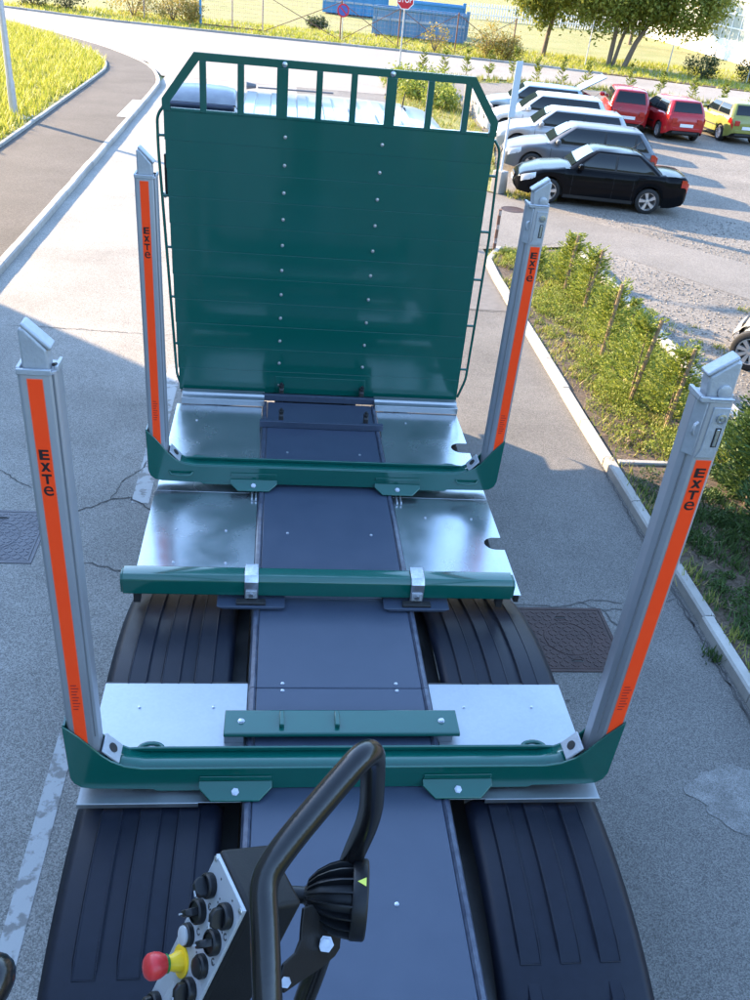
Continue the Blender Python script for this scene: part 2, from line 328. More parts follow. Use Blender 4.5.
# wheels (twin tyres) below the fenders and under the cab
def tyre_prof(r, w): return [(r*0.56, -w/2), (r*0.9, -w/2), (r*0.98, -w*0.42), (r, -w*0.3), (r, w*0.3), (r*0.98, w*0.42), (r*0.9, w/2), (r*0.56, w/2)]
for y, xs in ((2.25, (-0.54, 1.38)), (3.95, (-0.54, 1.38)), (9.9, (-0.66, 1.50))):
    for x in xs:
        wv = tb().lathe([(0.0, -0.02), (0.20, -0.02), (0.30, 0.10 if x < 0.4 else -0.10), (0.30, -0.1 if x < 0.4 else 0.1)], (x, y, 0.53), (1, 0, 0), 24).build('wheel', 'dark_metal', truck, smooth=40)
        for dx in ((-0.15, 0.15) if y < 9 else (0,)): tb().lathe(tyre_prof(0.53, 0.27), (x+dx, y, 0.53), (1, 0, 0), 32).build('tyre', 'rubber', wv, smooth=40)
    tb().tube([(xs[0], y, 0.53), (xs[1], y, 0.53)], 0.07).build('axle', 'dark_metal', truck, smooth=40)

# bunks with stake pockets
def bunk(y0, y1, z0, zt):
    dz = zt-1.75
    L = [(-0.902, 2.035), (-0.872, 2.005), (-0.835, 1.965), (-0.79, 1.905), (-0.745, 1.845), (-0.70, 1.80), (-0.64, 1.765), (-0.56, 1.75)]
    Rr = [(1.40, 1.75), (1.48, 1.765), (1.545, 1.80), (1.59, 1.845), (1.635, 1.91), (1.68, 1.975), (1.718, 2.02), (1.748, 2.055)]
    bot = [(1.742, 1.69), (1.725, 1.645), (1.69, 1.618), (1.64, 1.610), (1.36, 1.605), (1.34, 1.592), (1.04, 1.592), (1.02, 1.605), (-0.18, 1.605), (-0.20, 1.592), (-0.50, 1.592), (-0.52, 1.605), (-0.80, 1.612), (-0.85, 1.622), (-0.882, 1.65), (-0.897, 1.69)]
    lz = lambda q: [(x, z+dz) for x, z in q]
    T = lz(L+Rr); B = lz(bot)
    # open tray: front plate, rear plate, floor between them
    o = tb().prism(T+B, 'y', y0, y0+0.012).build('bunk', 'green', truck, 0.004)
    rear = [(x, z+(0.0 if -0.6 < x < 1.45 else -0.02)) for x, z in T]+B
    tb().prism(rear, 'y', y1-0.012, y1).build('rear_plate', 'green', o, 0.004)
    fl = [(x, z-0.022) for x, z in T[5:-5]]
    r0 = [(x, y0+0.010, z) for x, z in fl]; r1 = [(x, y1-0.010, z) for x, z in fl]
    f = tb().grid([r0, r1]).build('tray_floor', 'green', o, smooth=60); md = f.modifiers.new('s', 'SOLIDIFY'); md.thickness = 0.01
    for x, sg in ((-0.9, 1), (1.745, -1)): tb().box(*sorted((x, x+sg*0.010)), y0+0.012, y1-0.012, 1.69+dz, 2.03+dz).build('end_plate', 'green', o)
    # bright corner cheek with a hole, lifting ring behind, feet and bolts
    for s in (0, 1):
        g = (lambda x: lx(x)) if s else (lambda x: x)
        a = math.atan2(0.10, 0.085); u = Vector((-math.cos(a), 0, math.sin(a))); u.x *= -1 if s else 1; n = Vector((math.sin(a)*(-1 if s else 1), 0, math.cos(a)))
        tb().obox((g(-0.705), (y0+y1)/2, 1.815+dz), u, (0, 1, 0), n, 0.055, (y1-y0)/2-0.014, 0.006).build('cheek', 'casting', o, 0.004)
        tb().lathe([(0.0, 0), (0.024, 0), (0.024, 0.004), (0, 0.004)], Vector((g(-0.705), (y0+y1)/2, 1.815+dz))+n*0.0065, n, 16).build('cheek_hole', 'dark_metal', o)
        c = Vector((g(-0.54), y1+0.002, 1.725+dz)); ring = [c+Vector((0.058*math.cos(t), 0.036*math.sin(t), 0)) for t in [PI*k/10-0.15 for k in range(0, 12)]]
        tb().tube(ring, 0.012, 8).build('lifting_ring', 'green', o, smooth=50)
        fx = g(-0.125)
        q = tb(); fp_ = [(-0.175, y0-0.004, 1.668), (0.175, y0-0.004, 1.668), (0.175, y0-0.030, 1.650), (0.115, y0-0.082, 1.618), (-0.115, y0-0.082, 1.618), (-0.175, y0-0.030, 1.650)]; q.add([(fx+a_, b_, c_+e_) for e_ in (0, -0.010) for a_, b_, c_ in fp_], [tuple(range(6)), tuple(range(11, 5, -1))]+[(i, i+6, (i+1) % 6+6, (i+1) % 6) for i in range(6)]); q.build('foot', 'green', o, 0.003)
        tb().box(fx-0.17, fx+0.17, y0-0.008, y0-0.003, 1.67+dz, 1.700+dz).build('weld_plate', 'green', o, 0.003)
        tb().lathe([(0, 0), (0.019, 0), (0.019, 0.004), (0.013, 0.004), (0.013, 0.014), (0, 0.014)], (fx, y0-0.048, 1.640), (0, -0.52, 0.85), 6).build('bolt', 'bolt', o)
        tb().box(fx-0.05, fx+0.05, y0-0.010, y0+0.06, 1.515, 1.534).build('foot_pad', 'dark_metal', o)
        if y0 > 4:
            tb().box(fx-0.014, fx-0.002, y0-0.16, y0-0.03, 1.578, 1.600).box(fx+0.016, fx+0.028, y0-0.16, y0-0.03, 1.578, 1.600).build('tie_bracket', 'bolt', o, 0.002)
        hx = g(-0.66)
        if y0 > 4: tb().tube([(hx-0.085, y0-0.002, 1.715), (hx-0.07, y0-0.02, 1.70), (hx, y0-0.026, 1.695), (hx+0.07, y0-0.02, 1.70), (hx+0.085, y0-0.002, 1.715)], 0.009, 8).build('eyelet', 'green', o, smooth=50)
    return o
bunk(2.855, 2.995, 1.6, 1.75); bunk(5.655, 5.80, 1.6, 1.77)

# stakes
def stake(x0, x1, y0, y1, zt, outer, lower):
    # outer = -1 left row, +1 right row
    ch = 0.022; inn = x1 if outer < 0 else x0
    pts = [(x0+0.012, y0), (x1-ch, y0), (x1, y0+ch), (x1, y1-0.01), (x1-0.01, y1), (x0+0.01, y1), (x0, y1-0.01), (x0, y0+0.012)] if outer < 0 else \
          [(x0+ch*1.9, y0), (x1-0.012, y0), (x1, y0+0.012), (x1, y1-0.01), (x1-0.01, y1), (x0+0.01, y1), (x0, y1-0.01), (x0, y0+ch*1.9)]
    o = tb().prism(pts, 'z', 1.66, zt).build('stake', 'aluminium', truck, 0.003)
    o['label'] = 'extruded grey aluminium stake with orange reflective strip'
    # groove line along the inner chamfer
    gx = (x1-ch*0.5, y0+ch*0.5) if outer < 0 else (x0+ch*0.95, y0+ch*0.95)
    tb().box(gx[0]-0.003, gx[0]+0.003, gx[1]-0.0045, gx[1]+0.004, 1.95, zt-0.01).build('groove', 'alu_side', o)
    # collar rim and sliding tip with slanted head
    xa, xb = x0+0.018, x1-0.035 if outer < 0 else x1-0.010
    if outer > 0: xa = x0+0.03
    ya, yb = y0+0.014, y1-0.03
    hi, lo = zt+0.155, zt+0.055
    if outer < 0: tip = [(xa, zt-0.02), (xb+0.012, zt-0.02), (xb+0.012, lo), (xb+0.012, lo+0.02), (xa+0.022, hi), (xa, hi-0.005)]
    else: tip = [(xa, zt-0.02), (xb, zt-0.02), (xb, hi-0.005), (xb-0.025, hi), (xa-0.012, lo+0.03), (xa-0.012, lo)]
    t = tb().prism(tip, 'y', ya, yb).build('stake_tip', 'casting', o, 0.010, 3)
    # wear plate on the slope
    if outer < 0: A, B2 = Vector((xa+0.012, 0, hi)), Vector((xb+0.012, 0, lo+0.022))
    else: A, B2 = Vector((xa-0.012, 0, lo+0.032)), Vector((xb-0.018, 0, hi))
    dirv = (B2-A).normalized(); nn = Vector((-dirv.z, 0, dirv.x)); nn = nn if nn.z > 0 else -nn
    mid = (A+B2)/2+Vector((0, (ya+yb)/2, 0))+nn*0.009
    tb().obox(mid, dirv, (0, 1, 0), nn, (B2-A).length/2+0.008, (yb-ya)/2-0.001, 0.008).build('wear_plate', 'casting', o, 0.007, 3)
    rim = tb()
    rim.box(x0-0.003, x0+0.012, y0+0.01, y1+0.003, zt-0.012, zt+0.012).box(x1-0.010, x1+0.003, y0+0.03, y1+0.003, zt-0.012, zt+0.012).box(x0, x1-0.015, y0-0.003, y0+0.010, zt-0.012, zt+0.010)
    rim.build('collar', 'casting', o, 0.003)
    tb().lathe([(0, 0), (0.028, 0), (0.028, 0.006), (0.02, 0.010), (0, 0.010)], ((xa+xb)/2+0.01*outer, ya, zt+0.03), (0, -1, 0), 18).build('tip_boss', 'casting', o, smooth=40) if outer > 0 else None
    # orange strip (cut along the pocket's slope)
    cx = (x0+x1)/2-0.006 if outer < 0 else (x0+x1)/2+0.021; hw = 0.0245 if outer < 0 else 0.030
    top = zt-0.028 if outer < 0 else zt-0.265
    ys = y0-0.0012
    tb().add([(cx-hw-0.003, ys, 1.9), (cx+hw+0.003, ys, 1.9), (cx+hw+0.003, ys, top+0.003), (cx-hw-0.003, ys, top+0.003)], [(0, 1, 2, 3)]).build('strip_border', 'orange_pale', o)
    tb().add([(cx-hw, ys-0.0008, 1.9), (cx+hw, ys-0.0008, 1.9), (cx+hw, ys-0.0008, top), (cx-hw, ys-0.0008, top)], [(0, 1, 2, 3)]).build('reflective_strip', 'orange', o)
    # stacked letters E X T e
    zz = top-(0.30 if outer < 0 else 0.055); q = tb(); st = 0.052
    for i, (ch_, sz, wx) in enumerate((('E', 0.064, 1.05), ('x', 0.066, 1.12), ('T', 0.060, 1.05), ('e', 0.074, 1.12))):
        vs, fs = glyph(ch_, sz, 0.0022 if ch_ != 'e' else 0.0003); zc = zz-i*st
        mx = sum(v.x for v in vs)/len(vs); lo_ = min(v.y for v in vs); hi_ = max(v.y for v in vs); xa_ = min(v.x for v in vs); xb_ = max(v.x for v in vs)
        kx = 0.037*(hw/0.0255)/(xb_-xa_); kz = (0.043 if ch_ != 'x' else 0.038)/(hi_-lo_)
        q.add([(cx+(v.x-(xa_+xb_)/2)*kx, ys-0.0018, zc+(v.y-(lo_+hi_)/2)*kz) for v in vs], fs)
    q.build('lettering', 'letter', o)
    # small print block low on the strip
    q = tb()
    for k in range(9): q.box(cx-hw*0.65, cx+hw*(0.2+0.45*((k*37) % 5)/4), ys-0.0016, ys-0.0010, lower+k*0.018, lower+k*0.018+0.007)
    q.build('small_print', 'print', o)
    if outer > 0:
        # latch housing near the top of the right-hand stakes
        h = tb().prism([(cx-0.046, zt-0.250), (cx-0.030, zt-0.215), (cx-0.030, zt-0.03), (cx+0.040, zt-0.03), (cx+0.040, zt-0.215), (cx+0.028, zt-0.250)], 'y', y0-0.006, y0+0.002).build('latch_plate', 'casting', o, 0.003)
        tb().lathe([(0, 0), (0.021, 0), (0.021, 0.006), (0.014, 0.007), (0.012, 0.003), (0.007, 0.003), (0.006, 0.010), (0, 0.010)], (cx+0.012, y0-0.006, zt-0.075), (0, -1, 0), 20).build('latch_knob', 'bolt', o, smooth=40)
        tb().box(cx+0.002, cx+0.026, y0-0.0075, y0-0.004, zt-0.20, zt-0.115).build('slot', 'dark_metal', o, 0.001)
        tb().box(cx+0.007, cx+0.020, y0-0.011, y0-0.006, zt-0.195, zt-0.12).build('slot_slider', 'bolt', o, 0.003)
        uu = Vector((-0.7071, 0.7071, 0))
        tb().obox((x0+ch*0.95-0.002, y0+ch*0.95-0.002, zt-0.13), uu, (0, 0, 1), (-0.7071, -0.7071, 0), 0.024, 0.115, 0.004).build('latch_side', 'casting', o, 0.003)
        tb().tube([(x0+0.016, y0+0.010, zt-0.155), (x0+0.004, y0-0.004, zt-0.135), (x0+0.006, y0-0.002, zt-0.105), (x0+0.020, y0+0.006, zt-0.10)], 0.006, 8).build('latch_lever', 'casting', o, smooth=50)
        tb().tube([(x0+0.035, y0-0.002, zt+0.004), (x1-0.008, y0-0.002, zt+0.004)], 0.004, 6).build('hinge_pin', 'bolt', o)
    else:
        tb().tube([(x1-0.012, y0+0.06, zt-0.012), (x1-0.008, y0+0.05, zt+0.012), (x1-0.012, y0+0.035, zt+0.016)], 0.007, 8).build('latch_hook', 'dark_metal', o, smooth=50)
    return o
stake(-0.885, -0.752, 2.868, 2.982, 3.765, -1, 2.13)
stake(1.612, 1.752, 2.868, 2.982, 3.775, 1, 2.13)
stake(-0.885, -0.752, 5.668, 5.785, 3.805, -1, 2.13)
stake(1.612, 1.752, 5.668, 5.785, 3.795, 1, 2.13)

# plain cross beam without stakes
b = tb(); b.prism([(4.275, 1.66), (4.275, 1.765), (4.30, 1.795), (4.385, 1.795), (4.40, 1.78), (4.40, 1.66)], 'x', -0.875, 1.555)
beam = b.build('cross_beam', 'green', truck, 0.006)
tb().prism([(4.285, 1.665), (4.285, 1.76), (4.31, 1.785), (4.38, 1.785), (4.39, 1.665)], 'x', -0.888, -0.870).build('end_cap', 'green', beam, 0.005)
tb().prism([(4.285, 1.665), (4.285, 1.76), (4.31, 1.785), (4.38, 1.785), (4.39, 1.665)], 'x', 1.550, 1.572).build('end_cap', 'green', beam, 0.006)
for x in (-0.098, 0.938):
    k = tb().prism([(4.262, 1.64), (4.262, 1.772), (4.292, 1.806), (4.41, 1.806), (4.41, 1.798), (4.296, 1.798), (4.270, 1.768), (4.270, 1.64)], 'x', x-0.042, x+0.042).build('beam_clamp', 'bolt', beam, 0.003)
    tb().box(x-0.034, x+0.034, 4.252, 4.262, 1.655, 1.715).build('clamp_pad', 'casting', beam, 0.003)
    tb().lathe([(0, 0), (0.016, 0), (0.016, 0.012), (0, 0.012)], (x, 4.252, 1.685), (0, -1, 0), 6).build('bolt', 'bolt', beam)
    tb().prism([(x-0.21, 1.632), (x+0.21, 1.632), (x+0.17, 1.612), (x-0.17, 1.612)], 'y', 4.20, 4.40).build('clamp_foot', 'channel', beam, 0.004)
    tb().box(x-0.09, x+0.09, 4.215, 4.262, 1.633, 1.650).build('clamp_shoe', 'dark_metal', beam, 0.003)
for x in (-0.80, 1.50): tb().box(x-0.02, x+0.02, 4.32, 4.38, 1.56, 1.66).build('beam_leg', 'dark_metal', beam)
# green foot plate between near bunk and fenders
fp = tb().prism([(3.155, 1.640), (3.165, 1.652), (3.325, 1.652), (3.335, 1.640), (3.335, 1.632), (3.155, 1.632)], 'x', -0.202, 1.035).build('bearing_plate', 'green', truck, 0.004)
for x in (-0.115, 0.945): tbolt(fp, x, 3.245, 1.652, s=1.35)
for x in (0.095, 0.385): tb().box(x-0.013, x+0.013, 3.20, 3.30, 1.652, 1.678).build('locating_tab', 'green', fp, 0.005)
for x in (-0.15, 0.95): tb().box(x-0.05, x+0.05, 3.17, 3.31, ZP+0.001, 1.632).build('spacer', 'galv_matt', fp)

# ------------------------------------------------------------ headboard
HY = 7.237
hb = tb().box(-0.80, 1.66, HY+0.035, HY+0.075, 1.70, 3.90).build('headboard', 'green', truck)
zb0, zt0 = 1.632, 3.943; n = 11; ph = (zt0-zb0)/n
me = mk(MB().prism([(0.0016, -ph/2+0.0003), (0.0032, -ph/2+0.0022), (0.0032, ph/2-0.0022), (0.0016, ph/2-0.0003), (-0.033, ph/2-0.0003), (-0.033, -ph/2+0.0003)], 'x', -0.5, 0.5), 'plank', 'green')
for v in me.vertices: v.co.y *= -1
for i in range(n):
    zc = zb0+(i+0.5)*ph; t = (zc-zb0)/(zt0-zb0); xl = -0.829-0.056*t; xr = 1.694-0.010*t
    piece('plank', me, hb, Vector(((xl+xr)/2, HY+0.0004*math.sin(i*2.3), zc))-Vector(TO), (R_(0.02*math.sin(i*1.7)), 0, 0), (xr-xl, 1, 1))
    for x in (0.05, 0.792): tbolt(hb, x+0.0*t-0.012*t if x < 0.4 else x+0.004*t, HY-0.005, zc-0.02, (PI/2, 0, 0), 1.05)
tb().box(0.02, 0.83, HY-0.010, HY-0.006, 1.636, 1.80).build('kick_plate', 'green', hb, 0.002)
tb().box(-0.82, 1.685, HY+0.0, HY+0.03, 1.600, 1.628).build('bottom_rail', 'dark_metal', hb)
# open grille above the boards
def fbar(x, w_): tb().box(x-w_/2, x+w_/2, HY-0.008, HY+0.030, 3.945, 4.30).build('grille_bar', 'green', hb, 0.004)
for x, w_ in ((-0.585, 0.050), (-0.305, 0.050), (0.005, 0.085), (0.283, 0.048), (0.545, 0.048), (0.832, 0.080), (1.135, 0.050), (1.425, 0.050)): fbar(x, w_)
b = tb()
def flat(b, p, q, w_, y0, y1):
    p, q = Vector((p[0], 0, p[1])), Vector((q[0], 0, q[1])); d = (q-p).normalized(); nn = Vector((-d.z, 0, d.x))*w_/2
    b.prism([((p+nn).x, (p+nn).z), ((q+nn).x, (q+nn).z), ((q-nn).x, (q-nn).z), ((p-nn).x, (p-nn).z)], 'y', y0, y1)
o_pts = [(-0.892, 3.943), (-0.892, 4.025), (-0.650, 4.354), (1.470, 4.354), (1.692, 4.052), (1.692, 3.943)]
i_pts = [(-0.832, 3.943), (-0.832, 4.005), (-0.612, 4.300), (1.435, 4.300), (1.632, 4.030), (1.632, 3.943)]
for k in range(5):
    b.prism([o_pts[k], o_pts[k+1], i_pts[k+1], i_pts[k]], 'y', HY-0.008, HY+0.030)
b.build('grille_frame', 'green', hb, 0.0)
tb().box(-0.83, 1.63, HY-0.006, HY+0.03, 3.943, 3.965).build('grille_sill', 'green', hb, 0.003)
for x in (0.018, 0.832): tb().lathe([(0, 0), (0.020, 0), (0.020, 0.004), (0.014, 0.010), (0, 0.012)], (x, HY-0.008, 4.325), (0, -1, 0), 14).build('bolt', 'bolt', hb, smooth=40)
# ladder rails down both sides
for xs in ([(-0.868, 3.985), (-0.934, 3.90), (-0.934, 3.66), (-0.893, 2.71), (-0.853, 1.76), (-0.815, 1.66)], [(1.690, 3.915), (1.745, 3.845), (1.770, 3.13), (1.765, 2.5), (1.758, 1.84), (1.705, 1.66)]):
    tb().tube(round_path([(x, HY+0.02, z) for x, z in xs], 0.05), 0.0115, 10).build('side_rail', 'green', hb, smooth=60)
for z in (3.76, 3.31, 2.90, 2.48, 2.06):
    zz = [1.66, 1.76, 2.71, 3.66, 3.90]; xl = float(np.interp(z, zz, [-0.815, -0.853, -0.893, -0.934, -0.934])); xr = float(np.interp(z, [1.84, 2.5, 3.13, 3.845], [1.758, 1.765, 1.770, 1.745]))
    tb().tube([(xl, HY+0.02, z), (-0.80, HY+0.02, z)], 0.011, 8).build('rung', 'green', hb, smooth=60); tb().tube([(1.66, HY+0.02, z-0.12), (xr, HY+0.02, z-0.12)], 0.011, 8).build('rung', 'green', hb, smooth=60)
# latches and locks on the left edge of the boards
tb().box(-0.896, -0.878, HY+0.03, HY+0.07, 3.30, 3.62).build('edge_lock', 'black_plastic', hb, 0.004)
tb().lathe([(0, 0), (0.022, 0), (0.026, 0.03), (0, 0.05)], (-0.900, HY+0.05, 3.33), (0, 0, -1), 12).build('lock_cap', 'bolt', hb, smooth=50)
# mounting rails and clamps at the headboard's foot
for y, x0, x1 in ((7.13, -0.095, 0.925), (6.62, -0.105, 0.95)):
    r = tb().prism([(y, 1.602), (y, 1.66), (y+0.035, 1.66), (y+0.045, 1.62), (y+0.12, 1.62), (y+0.12, 1.602)], 'x', x0, x1).build('mounting_rail', 'channel', truck, 0.003)
    for x in (0.075, 0.80):
        tb().prism([(y+0.03, 1.60), (y+0.03, 1.70), (y+0.075, 1.735), (y+0.09, 1.70), (y+0.09, 1.60)], 'x', x-0.02, x+0.02).build('rail_clamp', 'dark_metal', r, 0.006)
        tb().lathe([(0, 0), (0.022, 0), (0.022, 0.018), (0.010, 0.018), (0.010, 0.04), (0, 0.04)], (x, y+0.055, 1.725), (0, -0.3, 1), 8).build('clamp_nut', 'dark_metal', r)

# ------------------------------------------------------------ cab in front of the headboard
sec = []
def cabsec(y, z, hw, r=0.16):
    pts = [(-hw, 1.25), (-hw, 2.4), (-hw+0.03, z-r*1.3), (-hw+0.08, z-r*0.55), (-hw+r+0.04, z-0.03), (-hw*0.5, z), (0, z+0.015), (hw*0.5, z), (hw-r-0.04, z-0.03), (hw-0.08, z-r*0.55), (hw-0.03, z-r*1.3), (hw, 2.4), (hw, 1.25)]
    return [(TX+x, y, zz) for x, zz in pts]
b = tb(); rows = [cabsec(7.98, 3.50, 1.21), cabsec(8.06, 3.68, 1.245), cabsec(8.5, 3.745, 1.255), cabsec(9.9, 3.75, 1.255), cabsec(10.35, 3.71, 1.24), cabsec(10.62, 3.58, 1.215), cabsec(10.78, 3.30, 1.19), cabsec(10.92, 2.3, 1.18), cabsec(10.95, 1.25, 1.15)]
b.grid(rows); k = len(b.v); b.f.append(tuple(range(13))); b.mi.append(0); b.f.append(tuple(8*13+i for i in range(13))); b.mi.append(0)
cab = b.build('cab', 'cab_white', truck, smooth=40)
for x in (-0.30, -0.05, 0.20, 0.45, 0.70, 0.95, 1.18):
    tb().prism([(8.35, 3.745), (8.5, 3.772), (9.8, 3.778), (10.0, 3.75), (10.0, 3.72), (8.35, 3.71)], 'x', x-0.055, x+0.055).build('roof_rib', 'cab_white', cab, 0.014, 3)
tb().box(-0.62, 1.46, 10.80, 10.90, 2.35, 3.05).build('windscreen', 'glass_dark', cab, 0.03)
for x in (-0.832, 1.652): tb().box(x, x+0.02, 9.4, 10.5, 2.4, 3.05).build('side_window', 'glass_dark', cab, 0.005)
tb().tube([(1.22, 9.6, 3.74), (1.23, 9.5, 3.92)], [0.010, 0.005], 8).lathe([(0.05, 0), (0.04, 0.03), (0, 0.045)], (1.22, 9.6, 3.74), (0, 0, 1), 12).build('antenna', 'dark_metal', cab, smooth=40)
for x in (-0.28, 1.0): tb().lathe([(0.0, 0), (0.03, 0), (0.03, 0.012), (0, 0.012)], (x, 8.30, 3.738), (0, 0, 1), 12).build('roof_plug', 'dark_metal', cab)
tb().tube([(-0.25, 10.2, 3.765), (0.55, 10.2, 3.77)], 0.009, 8).lathe([(0.02, 0), (0.035, 0.09), (0.04, 0.10), (0, 0.10)], (-0.27, 10.2, 3.775), (-1, 0, 0), 12).build('roof_bar', 'post_dark', cab, smooth=40)
# grey air intake hood behind the cab, left side
b = tb(); rows = []
for x, s in ((-0.905, 0.60), (-0.885, 0.80), (-0.82, 0.94), (-0.70, 1.0), (-0.58, 1.0), (-0.46, 0.95), (-0.39, 0.82), (-0.365, 0.62)):
    rows.append([(x, 7.63, 3.955), (x, 7.66, 3.955+0.03*s), (x, 7.78, 3.955+0.085*s), (x, 7.95, 3.955+0.10*s), (x, 8.10, 3.94+0.07*s), (x, 8.18, 3.84)])
b.grid(rows); nn = 6
b.f.append(tuple(range(nn))); b.mi.append(0); b.f.append(tuple(7*nn+i for i in range(nn))); b.mi.append(0)
hood = b.build('intake_hood', 'hood_grey', truck, smooth=55)
tb().box(-0.90, -0.37, 7.60, 8.14, 3.70, 3.952).build('intake_grille', 'hood_dark', hood, 0.02, 3)
tb().box(-0.78, -0.48, 7.68, 8.06, 1.3, 3.72).build('intake_duct', 'black_plastic', hood, 0.03)
# crane column and seat post behind the camera position
tb().lathe([(0.30, 1.60), (0.30, 1.75), (0.24, 1.80), (0.22, 3.3), (0.20, 3.35), (0, 3.35)], (0.42, -0.55, 0), (0, 0, 1), 24).build('crane_column', 'dark_metal', truck, smooth=40)
# ============================================================ CRANE CONTROL STATION
PA = Vector((-0.05, 0.674, 4.157)); PU = Vector((0.412, -0.910, 0.034)).normalized(); PN = Vector((-0.844, -0.368, 0.390)).normalized()
PV = PU.cross(PN).normalized(); PV = PV if PV.z < 0 else -PV; PN = (PN-PU*PN.dot(PU)).normalized()
SO = (0.05, 0.50, 1.60)
st = thing('crane_control_station', 'black crane control box with knobs, red emergency stop, guard bar and work lamp', 'control panel', SO)
def sb(): return MB(SO)
def P(u, v, n=0.0): return PA+PU*u+PV*v+PN*n
W_, L_, D_ = 0.086, 0.30, 0.075
sb().obox(P(W_/2, L_/2, -D_/2-0.002), PU, PV, PN, W_/2+0.004, L_/2+0.004, D_/2).build('box', 'black_matt', st, 0.006, 3)
face = sb().obox(P(W_/2, L_/2, 0), PU, PV, PN, W_/2, L_/2, 0.0025).build('face_plate', 'panel_grey', st, 0.001)
for u, v in ((0.004, 0.004), (W_-0.004, 0.004)): sb().lathe([(0, 0), (0.0035, 0), (0.0035, 0.002), (0, 0.003)], P(u, v, 0.002), PN, 10).build('corner_screw', 'bolt', face)
ZF = 0.0025
def rotary(u, v, ang, big=1.0):
    c = P(u, v, ZF)
    k = sb().lathe([(0, 0), (0.0145*big, 0), (0.0150*big, 0.002), (0.0150*big, 0.008), (0.0132*big, 0.010), (0.0118*big, 0.010), (0.0118*big, 0.008), (0, 0.008)], c, PN, 28).build('rotary_switch', 'black_plastic', st, smooth=35)
    a = PU*math.cos(ang)+PV*math.sin(ang); b2 = PN.cross(a)
    pts = []
    q = sb(); c2 = c+PN*0.008
    prof = [(-0.0108, 0.0), (-0.0100, 0.010), (-0.004, 0.0155), (0.008, 0.0150), (0.0120, 0.010), (0.0120, 0.0)]
    vs = [c2+a*x+PN*h+b2*s*(0.0048 if h < 0.012 else 0.0036) for s in (-1, 1) for (x, h) in prof]; n6 = 6
    q.add(vs, [tuple(range(n6)), tuple(range(2*n6-1, n6-1, -1))]+[(i, i+n6, (i+1) % n6+n6, (i+1) % n6) for i in range(n6)])
    q.build('lever', 'black_plastic', k, 0.0012)
    sb().obox(c2+a*0.0075+PN*0.0158, a, b2, PN, 0.0035, 0.0010, 0.0006).build('pointer', 'pilot_grey', k)
rotary(0.0164, 0.0345, 0.35); rotary(0.0195, 0.0736, 2.2); rotary(0.0655, 0.0300, 1.0); rotary(0.0665, 0.0710, 2.2); rotary(0.0655, 0.1535, 1.0); rotary(0.0200, 0.2350, 1.0); rotary(0.0655, 0.2000, 1.0)
def button(u, v, m):
    k = sb().lathe([(0, 0), (0.0140, 0), (0.0140, 0.006), (0.0122, 0.008), (0, 0.008)], P(u, v, ZF), PN, 24).build('push_button', 'black_plastic', st, smooth=35)
    sb().lathe([(0.0115, 0.008), (0.0112, 0.010), (0.007, 0.0112), (0, 0.0115)], P(u, v, ZF), PN, 24, False).build('button_cap', m, k, smooth=40)
button(0.0188, 0.1144, 'pilot_grey'); button(0.0654, 0.1125, 'black_plastic')
e = sb().lathe([(0, 0), (0.0195, 0), (0.0195, 0.0015), (0, 0.0015)], P(0.0270, 0.1505, ZF), PN, 32).build('emergency_stop', 'estop_yellow', st, smooth=35)
sb().lathe([(0, 0.0015), (0.0125, 0.0015), (0.0125, 0.006), (0.0095, 0.014), (0.0092, 0.020), (0, 0.020)], P(0.0270, 0.1505, ZF), PN, 24).build('stop_collar', 'estop_yellow', e, smooth=35)
sb().lathe([(0, 0.020), (0.0112, 0.020), (0.0112, 0.0235), (0, 0.0235)], P(0.0270, 0.1505, ZF), PN, 24).build('stop_ring', 'ring_green', e, smooth=35)
sb().lathe([(0, 0.0235), (0.0118, 0.0235), (0.0150, 0.030), (0.0160, 0.036), (0.0155, 0.0425), (0.0125, 0.0465), (0.006, 0.0482), (0, 0.0485)], P(0.0270, 0.1505, ZF), PN, 28).build('stop_button', 'estop_red', e, smooth=50)
sb().obox(P(0.034, 0.200, ZF), PU, PV, PN, 0.006, 0.016, 0.0006).build('label_plate', 'pilot_grey', st)
q = sb()
for (u, v) in ((0.041, 0.030), (0.0405, 0.036), (0.028, 0.012), (0.062, 0.010), (0.0435, 0.074), (0.045, 0.114), (0.070, 0.052), (0.030, 0.0550), (0.078, 0.092), (0.042, 0.155)):
    q.obox(P(u, v, ZF), PU, PV, PN, 0.0012, 0.0012, 0.0003)
for (u, v) in ((0.031, 0.054), (0.078, 0.050), (0.078, 0.0905), (0.032, 0.0945)):
    for k in range(10): a0 = 0.5*k; q.obox(P(u+0.0035*math.cos(a0), v+0.0035*math.sin(a0), ZF), PU, PV, PN, 0.0008, 0.0008, 0.0003)
q.build('face_marks', 'mark', st)

# guard bar: near leg towards the operator, sloping top, far leg
bar = [(0.0, 0.36, 3.55), (0.0178, 0.4524, 4.1246), (0.0119, 0.4938, 4.1697), (0.0081, 0.5416, 4.2066), (0.0034, 0.5840, 4.2349), (0.0264, 0.6077, 4.2586), (0.0763, 0.6553, 4.2885), (0.1269, 0.7017, 4.3167), (0.1392, 0.7356, 4.2224), (0.1470, 0.7537, 4.1211), (0.1290, 0.7715, 3.9947), (0.0898, 0.7311, 3.7903), (0.0680, 0.7058, 3.7268), (0.055, 0.66, 3.55), (0.05, 0.45, 3.45)]
sb().tube(round_path(bar, 0.045, 8), 0.0160, 20).build('guard_bar', 'black_paint', st, smooth=60)
sb().tube([(0.05, 0.40, 1.60), (0.05, 0.40, 3.60)], 0.03, 16).box(-0.06, 0.16, 0.30, 0.50, 1.601, 1.615).box(-0.02, 0.10, 0.36, 0.48, 3.42, 3.58).build('support_post', 'black_paint', st, smooth=40)
